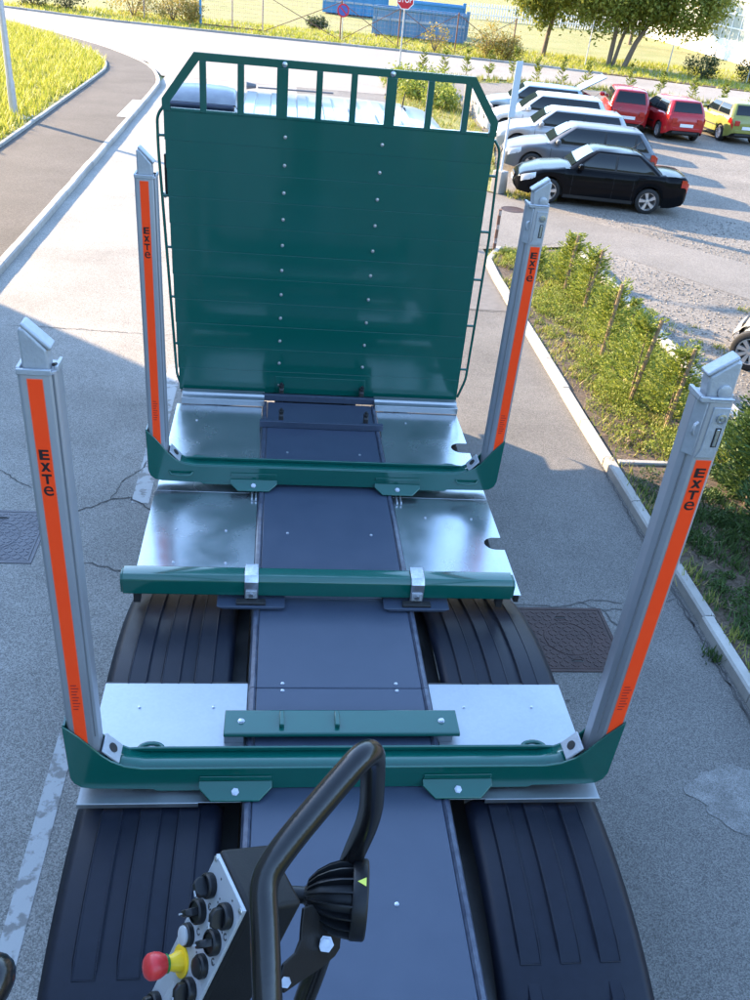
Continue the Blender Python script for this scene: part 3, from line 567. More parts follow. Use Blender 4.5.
sb().obox((0.0, 0.44, 3.75), (1, 0, 0), (0, 1, 0), (0, 0, 1), 0.03, 0.03, 0.22).build('box_stem', 'black_matt', st, 0.005)
# second hand grip at the operator's left
sb().tube(round_path([(-0.30, 0.30, 3.5), (-0.275, 0.46, 4.195), (-0.250, 0.505, 4.220), (-0.29, 0.52, 4.16), (-0.40, 0.50, 4.0)], 0.03, 8), 0.02, 16).tube([(-0.30, 0.30, 3.5), (0.05, 0.40, 3.45)], 0.02, 12).build('hand_grip', 'black_paint', st, smooth=60)
# work lamp
LA = Vector((1, -0.10, -0.012)).normalized(); LC = Vector((0.0618, 0.7320, 3.9790))
lamp = sb().lathe([(0, 0.0), (0.010, 0.0), (0.016, 0.006), (0.030, 0.022), (0.036, 0.045), (0.038, 0.066), (0.0520, 0.067), (0.0535, 0.070), (0.0535, 0.086), (0.0515, 0.0885), (0.048, 0.0885), (0.047, 0.084), (0, 0.084)], LC, LA, 40).build('work_lamp', 'black_plastic', st, smooth=35)
sb().lathe([(0, 0.0845), (0.0465, 0.0845), (0.044, 0.087), (0, 0.0885)], LC, LA, 32).build('lamp_lens', 'lens', lamp, smooth=40)
q0 = LA.orthogonal().normalized(); q1 = LA.cross(q0)
for k in range(18):
    a = 2*PI*(k+0.5)/18; rd = q0*math.cos(a)+q1*math.sin(a); tn = LA.cross(rd)
    fin = [(0.014, 0.004), (0.022, 0.006), (0.0345, 0.018), (0.0440, 0.034), (0.0495, 0.050), (0.0520, 0.067), (0.034, 0.067), (0.030, 0.040), (0.020, 0.018)]
    vs = [LC+LA*h+rd*r+tn*s*0.0011 for s in (-1, 1) for (r, h) in fin]; n9 = len(fin)
    sb().add(vs, [tuple(range(n9)), tuple(range(2*n9-1, n9-1, -1))]+[(i, i+n9, (i+1) % n9+n9, (i+1) % n9) for i in range(n9)]).build('cooling_fin', 'black_plastic', lamp)
sb().tube([LC+LA*0.006, LC-LA*0.014, LC-LA*0.030+Vector((0, -0.006, 0.0)), (0.010, 0.67, 3.99)], [0.0115, 0.0115, 0.009, 0.008], 14).build('lamp_cable', 'black_plastic', lamp, smooth=50)
# warning triangle on the rim, facing the operator
vdir = (Vector((0, 0, 5.1))-LC).normalized(); rd = (vdir-LA*vdir.dot(LA)).normalized(); tn = LA.cross(rd)
rd2 = (rd*math.cos(0.42)-tn*math.sin(0.42)) if (rd*math.cos(0.42)-tn*math.sin(0.42)).y > (rd*math.cos(0.42)+tn*math.sin(0.42)).y else (rd*math.cos(0.42)+tn*math.sin(0.42)); tn2 = LA.cross(rd2)
c = LC+LA*0.0785+rd2*0.0541
sb().add([c-LA*0.0062, c+LA*0.0058+tn2*0.0062, c+LA*0.0058-tn2*0.0062], [(0, 1, 2)]).build('warning_label', 'warn_yellow', lamp)
# lamp yoke: curved flat bracket from the bar to the lamp's underside
yk = [Vector(p) for p in ((0.0718, 0.6957, 4.0119), (0.0589, 0.6828, 4.0259), (0.0567, 0.6684, 4.0109), (0.0559, 0.6566, 3.9963), (0.0493, 0.6417, 3.9921), (0.0335, 0.6206, 4.0048), (0.0299, 0.6097, 3.9993), (0.0345, 0.6007, 3.9737), (0.0574, 0.6276, 3.9509), (0.0862, 0.6590, 3.9241), (0.1074, 0.6834, 3.9095), (0.1150, 0.6950, 3.9089), (0.1161, 0.7053, 3.9212), (0.0937, 0.6967, 3.9605))]
yn = (yk[4]-yk[8]).cross(yk[12]-yk[8]).normalized()*0.002; ny = len(yk)
y = sb().add([p+yn for p in yk]+[p-yn for p in yk], [tuple(range(ny)), tuple(range(2*ny-1, ny-1, -1))]+[(i, i+ny, (i+1) % ny+ny, (i+1) % ny) for i in range(ny)]).build('lamp_yoke', 'black_matt', st, 0.001)
sb().lathe([(0, 0), (0.011, 0), (0.011, 0.003), (0.0075, 0.003), (0.0075, 0.011), (0, 0.011)], (0.0931, 0.6742, 3.9553), (-0.1, -0.55, 0.83), 6).build('yoke_bolt', 'bolt', y)
sb().lathe([(0, 0), (0.007, 0), (0.007, 0.006), (0, 0.006)], (0.0377, 0.6043, 3.9925), (-0.1, -0.55, 0.83), 6).build('yoke_bolt', 'bolt', y)
# ============================================================ GROUND, ROADS, KERBS
asphalt('road_old', (0.235, 0.222, 0.203), (0.12, 0.114, 0.106), (0.43, 0.41, 0.375), 125, 0.45, 0.65, 0.24)
asphalt('road_right', (0.122, 0.116, 0.108), (0.062, 0.059, 0.055), (0.24, 0.228, 0.21), 150, 0.5, 0.65, 0.26)
asphalt('road_far', (0.235, 0.215, 0.19), (0.12, 0.12, 0.115), (0.32, 0.31, 0.30), 30, 0.25, 0.35, 0.14)
asphalt('footway', (0.066, 0.059, 0.054), (0.035, 0.032, 0.03), (0.12, 0.108, 0.10), 60, 0.5, 0.5, 0.25)
asphalt('drive', (0.155, 0.142, 0.125), (0.10, 0.095, 0.088), (0.25, 0.235, 0.215), 60, 0.4, 0.5, 0.2)
asphalt('gravel', (0.165, 0.148, 0.128), (0.085, 0.076, 0.066), (0.25, 0.23, 0.20), 34, 0.35, 0.6, 0.25)
asphalt('soil', (0.085, 0.062, 0.042), (0.05, 0.036, 0.024), (0.13, 0.10, 0.075), 40, 1.2, 0.6, 0.35)
mat('field', (0.16, 0.18, 0.045), 0.9, 0, (0.28, 0.25, 0.10), 0.35, 1.2, bump=1.0, bscale=9, bdist=0.12, detail=10)
mat('turf', (0.13, 0.15, 0.03), 0.9, 0, (0.22, 0.20, 0.06), 1.1, 1.2, bump=0.8, bscale=14, bdist=0.06, detail=8)
mat('dry', (0.30, 0.24, 0.13), 0.9, 0, (0.20, 0.18, 0.07), 0.5, 1.2, bump=0.8, bscale=12, bdist=0.08, detail=8)
mat('concrete', (0.28, 0.265, 0.24), 0.85, 0, (0.38, 0.36, 0.33), 6, 1.2, bump=0.35, bscale=60, rnd=0.12, detail=8)
mat('concrete_old', (0.22, 0.21, 0.195), 0.9, 0, (0.36, 0.345, 0.32), 9, 1.2, bump=0.5, bscale=50, rnd=0.16, detail=8)
mat('crack', (0.045, 0.042, 0.040), 1.0, 0, (0.10, 0.095, 0.09), 6, 1.5)
asphalt('cement', (0.165, 0.158, 0.148), (0.08, 0.077, 0.072), (0.30, 0.29, 0.275), 190, 6.0, 0.6, 0.3)
mat('tar', (0.10, 0.095, 0.09), 0.85, 0, (0.14, 0.133, 0.126), 6, 1)
wornpaint('line_paint', (0.40, 0.40, 0.395), (0.215, 0.205, 0.19), 0.46, 8)
mat('brick_white', (0.55, 0.55, 0.53), 0.9)

def sheet(name, polys, m, z, kind='structure', parent=None):
    b = MB()
    for pts in polys: b.add([(x, y, z) for x, y in pts], [tuple(range(len(pts)))])
    me = b.mesh(name); bm_ = bmesh.new(); bm_.from_mesh(me); bmesh.ops.recalc_face_normals(bm_, faces=bm_.faces)
    for f in bm_.faces:
        if f.normal.z < 0: f.normal_flip()
    bmesh.ops.triangulate(bm_, faces=bm_.faces); bm_.to_mesh(me); bm_.free()
    me.materials.append(MT[m]); o = bpy.data.objects.new(name, me); C.objects.link(o); o.parent = parent
    if kind: o['kind'] = kind
    return o
def smooth_pts(P, it=2):
    for _ in range(it):
        Q = [P[0]]
        for a, c in zip(P[:-1], P[1:]): Q += [(a[0]*.75+c[0]*.25, a[1]*.75+c[1]*.25), (a[0]*.25+c[0]*.75, a[1]*.25+c[1]*.75)]
        P = Q+[P[-1]]
    return P
sheet('ground', [[(-600, -460), (600, -460), (600, 760), (-600, 760)]], 'field', -0.05)
mat('sky_block_green', (0.035, 0.05, 0.02), 0.95, 0, (0.07, 0.085, 0.03), 0.05, 1.2)
b = MB(); rows = [[], [], []]  # unseen ring of hills, added to block the low sky and its reflections
for k in range(73):
    a = 2*PI*k/72; hh = 95+22*math.sin(3*a+0.7)+14*math.sin(7*a+2)+6*math.sin(17*a)
    for r_, (rad, z) in enumerate(((520, -1.0), (600, hh*1.0), (720, hh*1.9))): rows[r_].append((rad*math.cos(a), rad*math.sin(a)+150, z))
o = b.grid(rows).build('sky_block_hills', 'sky_block_green', smooth=60); o['kind'] = 'structure'
sheet('road', [[(-4.75, -25), (0.6, -25), (0.6, 62), (-4.75, 62)]], 'road_old', 0.0)
sheet('road_lane', [[(0.6, -25), (4.3, -25), (4.3, 62), (0.6, 62)]], 'road_right', 0.0)
far_top = [(-60, 73), (-17.75, 64.72), (-10.73, 61.9), (-5.06, 60.94), (0.23, 60.27), (6.97, 59.67), (10.2, 58.9), (14.41, 58.2), (20, 56.5), (27.5, 54.0), (60, 44)]
far_bot = [(60, 35.5), (23.8, 46.5), (21.06, 47.6), (17.2, 49.2), (12.28, 49.6), (7.0, 47.5), (5.2, 44), (4.31, 40), (-4.9, 40), (-6.0, 44), (-10, 50.2), (-16, 57.0), (-60, 66)]
sheet('far_road', [far_top+far_bot], 'road_far', 0.006)
sheet('driveway', [[(4.2, 18.3), (5.0, 18.15), (6.2, 18.9), (7.03, 18.54), (9.18, 15.72), (13.5, 10.5), (16.5, 12), (10.33, 18.13), (6.9, 21.6), (5.5, 23.3), (4.2, 25.0)]], 'drive', 0.008)
sheet('gravel_lot', [[(4.2, 18.0), (6.3, 18.6), (6.3, -5), (40, -5), (40, 40), (23.5, 45.6), (17.0, 48.0), (12, 48.3), (8.2, 46), (7.4, 40), (7.0, 30), (5.6, 23.5), (4.2, 25)]], 'gravel', 0.004)
sheet('verge', [[(4.2, 24.6), (5.6, 23.2), (7.0, 30), (7.4, 40), (8.2, 46), (7.0, 47.4), (5.0, 43.5), (4.2, 39)]], 'turf', 0.03)
# left: footway, kerbs and grass bank
kerb_out = [(-4.62, -6), (-4.62, 36.0), (-4.78, 38.2), (-5.3, 40.9), (-6.1, 43.3), (-8.4, 47.6), (-11.0, 51.0), (-16.0, 57.2), (-40, 70)]
kerb_in = [(-6.98, -6), (-6.98, 36.8), (-7.02, 39.6), (-7.5, 42.3), (-8.5, 44.8), (-10.3, 48.1), (-12.6, 51.6), (-17, 57.0), (-40, 69)]
sheet('footway', [smooth_pts(kerb_out)+smooth_pts(kerb_in)[::-1]], 'footway', 0.115)
bank = smooth_pts(kerb_in)
sheet('grass_bank', [bank+[(-40, -6)]], 'turf', 0.14)
def resample(P, step):
    out = []; acc = 0; nxt = 0
    for a, c in zip(P[:-1], P[1:]):
        L = math.dist(a, c)
        while nxt <= acc+L: t = (nxt-acc)/L; out.append((a[0]+(c[0]-a[0])*t, a[1]+(c[1]-a[1])*t)); nxt += step
        acc += L
    return out
def stone_me(L, w_, h, bev, m, name='kerb_stone'):
    b = MB(); b.prism([(-w_/2, -0.15), (w_/2, -0.15), (w_/2, h-bev), (w_/2-bev, h), (-w_/2+bev, h), (-w_/2, h-bev)], 'y', -L/2, L/2); return mk(b, name, m)
def kerb(name, P, step, w_, h, bev, m, ymin, ymax, side=0):
    pts = resample(P, step); root = None; me = stone_me(step-0.012, w_, h, bev, m)
    for a, c in zip(pts[:-1], pts[1:]):
        mid = ((a[0]+c[0])/2, (a[1]+c[1])/2)
        if not (ymin < mid[1] < ymax): continue
        if root is None:
            root = bpy.data.objects.new(name, None); C.objects.link(root); root['kind'] = 'structure'
        ang = math.atan2(c[0]-a[0], c[1]-a[1])
        piece('kerb_stone', me, root, (mid[0]+random.uniform(-.006, .006), mid[1], random.uniform(-.006, .006)), (0, random.uniform(-.012, .012), -ang+random.uniform(-.006, .006)))
    return root
kerb('footway_kerb', smooth_pts(kerb_out), 1.0, 0.16, 0.13, 0.025, 'concrete', 8, 56)
kerb('bank_edging', smooth_pts(kerb_in), 1.0, 0.10, 0.19, 0.012, 'concrete', 14, 56)
kerb('road_kerb', [(4.13, -3), (4.12, 10), (4.16, 16.2), (4.22, 17.2), (4.42, 17.75), (4.8, 18.0)], 1.0, 0.125, 0.12, 0.02, 'concrete', -2, 19)
kerb('far_road_kerb', far_top[1:9], 1.0, 0.14, 0.12, 0.02, 'concrete_old', 55, 66)
sheet('dropped_slab', [[(-4.98, 29.3), (-4.70, 29.3), (-4.70, 32.6), (-4.98, 32.6)]], 'brick_white', 0.131)
# right: planted strip with low concrete edge and a cross edging
sheet('planting_strip', [[(4.2, -3), (6.2, -3), (6.2, 18.0), (5.0, 18.0), (4.5, 17.8), (4.28, 17.2), (4.2, 16)]], 'soil', 0.085)
kerb('strip_edge_wall', [(6.28, -2), (6.28, 17.8)], 1.5, 0.20, 0.22, 0.02, 'concrete', -2, 18)
kerb('cross_edging', [(4.21, 8.92), (5.9, 8.92)], 0.8, 0.08, 0.12, 0.01, 'concrete_old', 8, 10)
# road paint, seam, cracks and patches
for (y0, y1) in ((-4.5, 0.2), (0.9, 4.72), (7.85, 11.4), (14.6, 18.0)):
    sheet('road_line', [[(-1.50, y0), (-1.37, y0), (-1.37, y1), (-1.50, y1)]], 'line_paint', 0.004) if y1 < 6 else sheet('road_line', [[(-1.44, y0), (-1.26, y0), (-1.26, y1), (-1.44, y1)]], 'line_paint', 0.004)
def crack(pts, w0, seed, z=0.005):
    rr = random.Random(seed); P = []
    for a, c in zip(pts[:-1], pts[1:]):
        n = max(2, int(math.dist(a, c)/0.05))
        for i in range(n): t = i/n; P.append((a[0]+(c[0]-a[0])*t+rr.gauss(0, .010), a[1]+(c[1]-a[1])*t+rr.gauss(0, .010)))
    P.append(pts[-1]); b = MB(); L, R2 = [], []
    for i, p in enumerate(P):
        q0, q1 = P[max(0, i-1)], P[min(len(P)-1, i+1)]; dx, dy = q1[0]-q0[0], q1[1]-q0[1]; l = math.hypot(dx, dy) or 1
        wv = w0*rr.uniform(0.3, 1.2)*(0.3+0.7*math.sin(PI*min(1, max(0.05, i/len(P)))))
        L.append((p[0]-dy/l*wv, p[1]+dx/l*wv, z)); R2.append((p[0]+dy/l*wv, p[1]-dx/l*wv, z))
    o = b.grid([L, R2]).build('crack', 'crack', fix=False); o['kind'] = 'structure'
crack([(-4.2, 8.9), (-2.91, 8.43), (-2.51, 8.08), (-2.2, 7.95)], 0.008, 1); crack([(-2.1, 7.55), (-1.66, 7.89), (-1.45, 7.95), (-1.24, 7.75), (-0.9, 7.6)], 0.012, 2); crack([(-1.66, 7.89), (-1.60, 8.25), (-1.4, 8.6), (-1.2, 9.4), (-1.1, 10.4)], 0.010, 3)
crack([(-2.0, 6.85), (-1.6, 6.76), (-1.32, 6.66), (-0.9, 6.6)], 0.009, 4); crack([(-4.55, 12.5), (-3.2, 12.52), (-2.13, 12.47), (-0.8, 12.5)], 0.008, 5);
crack([(-2.6, 6.75), (-2.5, 6.2), (-2.75, 5.5)], 0.006, 12)
crack([(2.3, 6.27), (2.75, 6.24), (2.98, 6.30), (3.17, 6.2), (3.45, 6.22), (4.0, 6.4)], 0.010, 7); crack([(2.95, 6.27), (3.1, 6.36), (3.4, 6.30)], 0.012, 8); crack([(3.17, 6.2), (3.2, 6.05), (3.3, 5.95)], 0.011, 9)
crack([(4.02, 2.0), (4.01, 6), (4.03, 9.5)], 0.012, 10); crack([(3.99, 3.0), (3.985, 6.5), (4.0, 8.0)], 0.009, 11); crack([(3.2, 14.3), (3.65, 14.25), (4.05, 14.3)], 0.014, 13)
def blob(cx, cy, rx, ry, seed, n=40):
    rr = random.Random(seed); ph = [rr.uniform(0, 6.28) for _ in range(5)]
    return [(cx+rx*(1+sum(0.10*math.sin((k*2+2)*a+ph[k]) for k in range(5))/1.3)*math.cos(a), cy+ry*(1+sum(0.10*math.cos((k+2)*a+ph[k]) for k in range(5))/1.3)*math.sin(a)) for a in [2*PI*i/n for i in range(n)]]
sheet('cement_patch', [blob(3.55, 4.02, 0.33, 0.32, 3)], 'cement', 0.005)
sheet('asphalt_patch', [[(2.2, 14.35), (4.04, 14.3), (4.06, 17.4), (2.2, 17.5)]], 'tar', 0.004)
for i, (x, y) in enumerate(((2.42, 4.9), (2.36, 4.82), (2.5, 5.02), (2.31, 4.65))): sheet('oil_spot', [blob(x, y, 0.018, 0.015, 20+i, 10)], 'crack', 0.005)
# manhole covers
def plate_mat(name, col, col2):
    m = mat(name, col, 0.6, 0.35, col2, 5, 1.2, detail=8); n = m.node_tree.nodes; L = m.node_tree.links
    tc = n.new('ShaderNodeTexCoord'); mp = n.new('ShaderNodeMapping'); mp.inputs['Rotation'].default_value = (0, 0, R_(45)); mp.inputs['Scale'].default_value = (1, 1, 1)
    br = n.new('ShaderNodeTexChecker'); br.inputs['Scale'].default_value = 62
    L.new(tc.outputs['Object'], mp.inputs['Vector']); L.new(mp.outputs['Vector'], br.inputs['Vector'])
    bp = n.new('ShaderNodeBump'); bp.inputs['Distance'].default_value = 0.006; bp.inputs['Strength'].default_value = 0.8
    L.new(br.outputs['Fac'], bp.inputs['Height']); L.new(bp.outputs['Normal'], n['Principled BSDF'].inputs['Normal'])
plate_mat('iron_brown', (0.036, 0.020, 0.018), (0.066, 0.036, 0.031)); plate_mat('iron_grey', (0.10, 0.10, 0.115), (0.15, 0.15, 0.165))
def manhole(c, s, m, label, rz=0):
    t = thing('manhole_cover', label, 'manhole cover', (c[0], c[1], 0.0), rz)
    h = s/2
    f = MB()
    for (x0, x1, y0, y1) in ((-h, h, -h, -h+0.03), (-h, h, h-0.03, h), (-h, -h+0.03, -h+0.03, h-0.03), (h-0.03, h, -h+0.03, h-0.03)): f.box(x0, x1, y0, y1, -0.05, 0.009)
    f.build('frame', m, t); MB().box(-h+0.036, h-0.036, -h+0.036, h-0.036, -0.05, 0.008).build('cover', m, t, 0.002)
    MB().lathe([(s*0.245, 0.008), (s*0.25, 0.013), (s*0.26, 0.013), (s*0.265, 0.008)], (0, 0, 0), (0, 0, 1), 36, False).build('ring', m, t, smooth=40)
    q = MB(); ns = 15; d0 = (s-0.10)/ns
    for i in range(ns):
        for j in range(ns):
            x, y = -h+0.05+d0*(i+0.5), -h+0.05+d0*(j+0.5); sg = 1 if (i+j) % 2 else -1
            if abs(x) < 0.07 and abs(abs(y)-h*0.68) < 0.035: continue
            q.obox((x, y, 0.0085), (0.707, 0.707*sg, 0), (-0.707*sg, 0.707, 0), (0, 0, 1), d0*0.42, d0*0.13, 0.003)
    tr = q.build('tread_pattern', m, t); tr['kind'] = 'stuff'
    for y in (-h*0.68, h*0.68):
        k = MB().box(-0.055, 0.055, y-0.016, y+0.016, 0.0075, 0.0095).build('keyhole', 'crack', t); MB().tube([(-0.05, y, 0.008), (-0.03, y, 0.020), (0.03, y, 0.020), (0.05, y, 0.008)], 0.006, 6).build('lifting_bar', m, t)
    return t
manhole((2.72, 5.79), 0.86, 'iron_brown', 'square brown iron manhole cover in the asphalt right of the truck')
manhole((-2.63, 7.20), 0.88, 'iron_grey', 'square grey iron manhole cover in the road left of the truck')
t = thing('drain_cover', 'round dark drain cover in the driveway by the black car', 'manhole cover', (5.75, 21.6, 0.008)); MB().lathe([(0.30, 0), (0.30, 0.006), (0.26, 0.006), (0.26, 0.003), (0, 0.003)], (0, 0, 0), (0, 0, 1), 24).build('cover', 'iron_brown', t)
# ============================================================ PARKED CARS
def paint(name, c, metal=0.0, rough=0.25, c2=None): mat(name, c, rough, metal, c2 or tuple(min(1, v*1.12) for v in c), 3, 1, coat=0.45, spec=0.35, rvar=0.04)
mat('p_black', (0.0045, 0.0048, 0.006), 0.14, 0, coat=0.0, spec=0.10); mat('p_grey', (0.125, 0.135, 0.15), 0.35, 0.3, coat=0.2, spec=0.2); paint('p_silver', (0.34, 0.35, 0.36), 0.3, 0.35); paint('p_white', (0.52, 0.53, 0.54), 0.05, 0.35)
paint('p_ltblue', (0.30, 0.38, 0.42), 0.3, 0.35); paint('p_red', (0.30, 0.008, 0.012)); paint('p_red2', (0.36, 0.010, 0.014)); paint('p_yellow', (0.21, 0.215, 0.05)); paint('p_cream', (0.52, 0.50, 0.44), 0.4, 0.3)
mat('alloy', (0.62, 0.63, 0.65), 0.3, 0.8); mat('seam', (0.006, 0.006, 0.007), 0.8); mat('lamp_clear', (0.55, 0.57, 0.60), 0.08, 0.2, spec=0.9); mat('lamp_red', (0.40, 0.015, 0.01), 0.15, coat=0.5); mat('plate_white', (0.75, 0.76, 0.78), 0.4); mat('trim', (0.015, 0.015, 0.016), 0.6); mat('seat_cloth', (0.32, 0.29, 0.25), 0.8)
WHEELS = {}
def wheel_meshes(r, kind):
    if (r, kind) in WHEELS: return WHEELS[(r, kind)]
    w_ = 0.20; ty = mk(MB().lathe([(r*0.70, -w_/2), (r*0.9, -w_/2), (r*0.985, -w_*0.4), (r, -w_*0.28), (r, w_*0.28), (r*0.985, w_*0.4), (r*0.9, w_/2), (r*0.70, w_/2)], axis=(0, 1, 0), seg=28, cap=False), 'tyre', 'rubber', smooth=40)
    b = MB(); rr = r*(0.73 if kind == 'alloy' else 0.68)
    b.lathe([(rr, -0.09), (rr, 0.095), (rr*0.93, 0.095), (rr*0.90, 0.02), (rr*0.2, 0.0), (0, 0.0)], axis=(0, 1, 0), seg=28, cap=False)
    n = 5 if kind == 'alloy' else 9
    for k in range(n):
        a = 2*PI*k/n; u = Vector((math.cos(a), 0, math.sin(a))); v = Vector((-math.sin(a), 0, math.cos(a))); hw = rr*(0.13 if n == 5 else 0.11)
        b.add([u*rr*0.15+v*hw*0.8+Vector((0, 0.075, 0)), u*rr*0.15-v*hw*0.8+Vector((0, 0.075, 0)), u*rr*0.95-v*hw*1.5+Vector((0, 0.088, 0)), u*rr*0.95+v*hw*1.5+Vector((0, 0.088, 0)),
               u*rr*0.15+v*hw*1.2+Vector((0, 0.03, 0)), u*rr*0.15-v*hw*1.2+Vector((0, 0.03, 0)), u*rr*0.95-v*hw*1.9+Vector((0, 0.03, 0)), u*rr*0.95+v*hw*1.9+Vector((0, 0.03, 0))],
              [(0, 1, 2, 3), (0, 3, 7, 4), (1, 5, 6, 2), (3, 2, 6, 7)])
    b.lathe([(rr*0.24, 0.03), (rr*0.22, 0.085), (0, 0.092)], axis=(0, 1, 0), seg=16, cap=False)
    rim = mk(b, 'rim', 'alloy', smooth=40); disc = mk(MB().lathe([(rr*0.88, 0.0), (rr*0.88, 0.022), (0, 0.022)], axis=(0, 1, 0), seg=24), 'brake', 'trim')
    WHEELS[(r, kind)] = (ty, rim, disc); return WHEELS[(r, kind)]
def car(name, label, loc, head, col, kind='sedan', L=4.5, Wd=1.77, H=1.43, wb=2.64, wheel='alloy', r=0.315, open_hatch=False, group='cars parked on the gravel lot', plate=True, scale=1.0):
    t = thing(name, label, 'car', (loc[0], loc[1], 0.004), math.atan2(head[1], head[0]), group); t.scale = (scale,)*3
    h = L/2; xf = wb/2+0.06; xr = xf-wb; ra = r+0.055; zc = r; hw = Wd/2
    belt = 0.94 if H < 1.47 else 0.98
    if kind == 'sedan': top = [(-h, 0.62), (-h+0.03, 0.90), (-h+0.12, 0.985), (-h+0.45, 1.00), (-1.0, belt+0.02), (0.75, belt), (1.0, 0.93), (1.6, 0.84), (h-0.22, 0.70), (h-0.06, 0.60), (h, 0.46)]
    else: top = [(-h, 0.60), (-h+0.04, 0.90), (-h+0.14, belt+0.04), (-1.0, belt+0.02), (h-1.55, belt), (h-1.25, 0.95), (h-0.65, 0.85), (h-0.20, 0.71), (h-0.05, 0.60), (h, 0.46)]
    wid = [(-h, hw*0.72), (-h+0.06, hw*0.86), (-h+0.3, hw*0.95), (-h+0.8, hw*0.985), (0, hw), (h-0.9, hw*0.985), (h-0.4, hw*0.92), (h-0.12, hw*0.76), (h, hw*0.55)]
    low = [(-h, 0.40), (-h+0.1, 0.29), (-h+0.45, 0.20), (h-0.45, 0.20), (h-0.1, 0.24), (h, 0.34)]
    ip = lambda T, x: float(np.interp(x, [p[0] for p in T], [p[1] for p in T]))
    def zb(x):
        z = ip(low, x)
        for xc in (xf, xr):
            d = abs(x-xc)
            if d < ra: z = max(z, zc+math.sqrt(ra*ra-d*d))
        return z
    xs = sorted(set([round(v, 4) for v in np.linspace(-h, h, 34)]+[round(xc+ra*math.cos(PI*k/12), 4) for xc in (xf, xr) for k in range(13)]+[-h+0.03, -h+0.1, h-0.03, h-0.1, h-0.2]))
    fr = [(0.965, 0.0), (0.99, 0.25), (1.0, 0.55), (0.985, 0.78), (0.955, 0.90), (0.88, 0.985), (0.70, 1.0)]
    def side(x, q): z0, z1 = zb(x), ip(top, x); ww = ip(wid, x); k = np.interp(q, [f[1] for f in fr], [f[0] for f in fr]); return ww*float(k), z0+(z1-z0)*q
    rows = []
    for x in xs:
        w0 = ip(wid, x); z0, z1 = zb(x), ip(top, x); cr = 0.02
        half = [(w0*a, z0+(z1-z0)*q) for a, q in fr]+[(w0*0.35, z1+cr)]
        rows.append([(x, y, z) for y, z in half]+[(x, 0, z1+cr*1.2)]+[(x, -y, z) for y, z in half[::-1]])
    b = MB(); b.grid(rows); n = len(rows[0]); k = len(b.v)
    for i0 in (0, (len(xs)-1)*n): b.f.append(tuple(i0+i for i in range(n))); b.mi.append(0)
    body = b.build('body', col, t, smooth=38)
    MB().box(-h+0.25, h-0.25, -hw*0.80, hw*0.80, 0.22, 0.60).build('underbody', 'trim', t)
    # greenhouse
    if kind == 'sedan': fb, ft, rt, rb = 0.92, 0.28, -0.92, -1.62
    elif kind == 'hatch': fb, ft, rt, rb = h-1.15, h-1.78, -h+0.38, -h+0.10
    else: fb, ft, rt, rb = h-1.25, h-1.95, -h+0.55, -h+0.12
    wbm, wtp = hw*0.90, hw*0.70; zbl = belt-0.02; zrf = H-0.035
    g = MB(); lev = []
    for (s, bulge) in ((0, 0), (0.5, 0.035), (1, 0)):
        xa = fb+(ft-fb)*s+bulge; xb = rb+(rt-rb)*s-bulge; y = wbm+(wtp-wbm)*s+bulge*0.7; z = zbl+(zrf-zbl)*s
        lev.append([(xa, y*0.86, z), (xa-0.10, y, z), ((xa+xb)/2, y*1.015, z), (xb+0.10, y, z), (xb, y*0.86, z), (xb, -y*0.86, z), (xb+0.10, -y, z), ((xa+xb)/2, -y*1.015, z), (xa-0.10, -y, z), (xa, -y*0.86, z)])
    m_ = len(lev[0]); vs = [p for l in lev for p in l]; fs = [(i*m_+j, i*m_+(j+1) % m_, (i+1)*m_+(j+1) % m_, (i+1)*m_+j) for i in range(2) for j in range(m_)]
    ctr = len(vs); xm = (ft+rt)/2; vs += [(ft-0.12, 0.32*hw, H), (xm, 0.36*hw, H+0.012), (rt+0.12, 0.32*hw, H), (rt+0.12, -0.32*hw, H), (xm, -0.36*hw, H+0.012), (ft-0.12, -0.32*hw, H)]
    o2 = 2*m_; c = ctr
    fs += [(o2+0, o2+1, c), (o2+1, o2+2, c+1, c), (o2+2, o2+3, c+2, c+1), (o2+3, o2+4, c+2), (o2+4, o2+5, c+3, c+2), (o2+5, o2+6, c+3), (o2+6, o2+7, c+4, c+3), (o2+7, o2+8, c+5, c+4), (o2+8, o2+9, c+5), (o2+9, o2+0, c, c+5), (c, c+1, c+4, c+5), (c+1, c+2, c+3, c+4)]
    g.add(vs, fs); roof = g.build('roof', col, t, smooth=50); md = roof.modifiers.new('b', 'BEVEL'); md.width = 0.03; md.segments = 2; md.angle_limit = R_(20)
    # window panes standing 6 mm proud of the shell
    def pane(nm, q, m='glass_car', off=0.007, nu=4):
        A, B, C2, D = [Vector(p) for p in q]; nn = (B-A).cross(D-A).normalized()
        cen = (A+B+C2+D)/4
        if nn.dot(cen-Vector((xm, 0, 1.0))) < 0: nn = -nn
        rows = []
        for i in range(nu+1):
            s = i/nu; row = []
            for j in range(nu+1):
                u = j/nu; p = (A*(1-u)+B*u)*(1-s)+(D*(1-u)+C2*u)*s; zz_ = (p.z-zbl)/(zrf-zbl); row.append(p+nn*(off+0.030*max(0, 4*zz_*(1-zz_))+(0.013*max(0, 1-abs(p.x-(fb+rb)/2)/(0.5*(fb-rb))) if nn.y*nn.y > 0.3 else 0)))
            rows.append(row)
        return MB().grid(rows).build(nm, m, t, smooth=60)
    def gh(s, x, sg): return (x, sg*(wbm+(wtp-wbm)*s), zbl+(zrf-zbl)*s)
    def fx(s): return fb+(ft-fb)*s
    def rx(s): return rb+(rt-rb)*s
    a0, a1 = 0.10, 0.90
    wf = lambda s: (wbm+(wtp-wbm)*s)*0.84
    pane('windscreen', [(fx(a0), wf(a0), zbl+(zrf-zbl)*a0), (fx(a0), -wf(a0), zbl+(zrf-zbl)*a0), (fx(a1), -wf(a1), zbl+(zrf-zbl)*a1), (fx(a1), wf(a1), zbl+(zrf-zbl)*a1)])
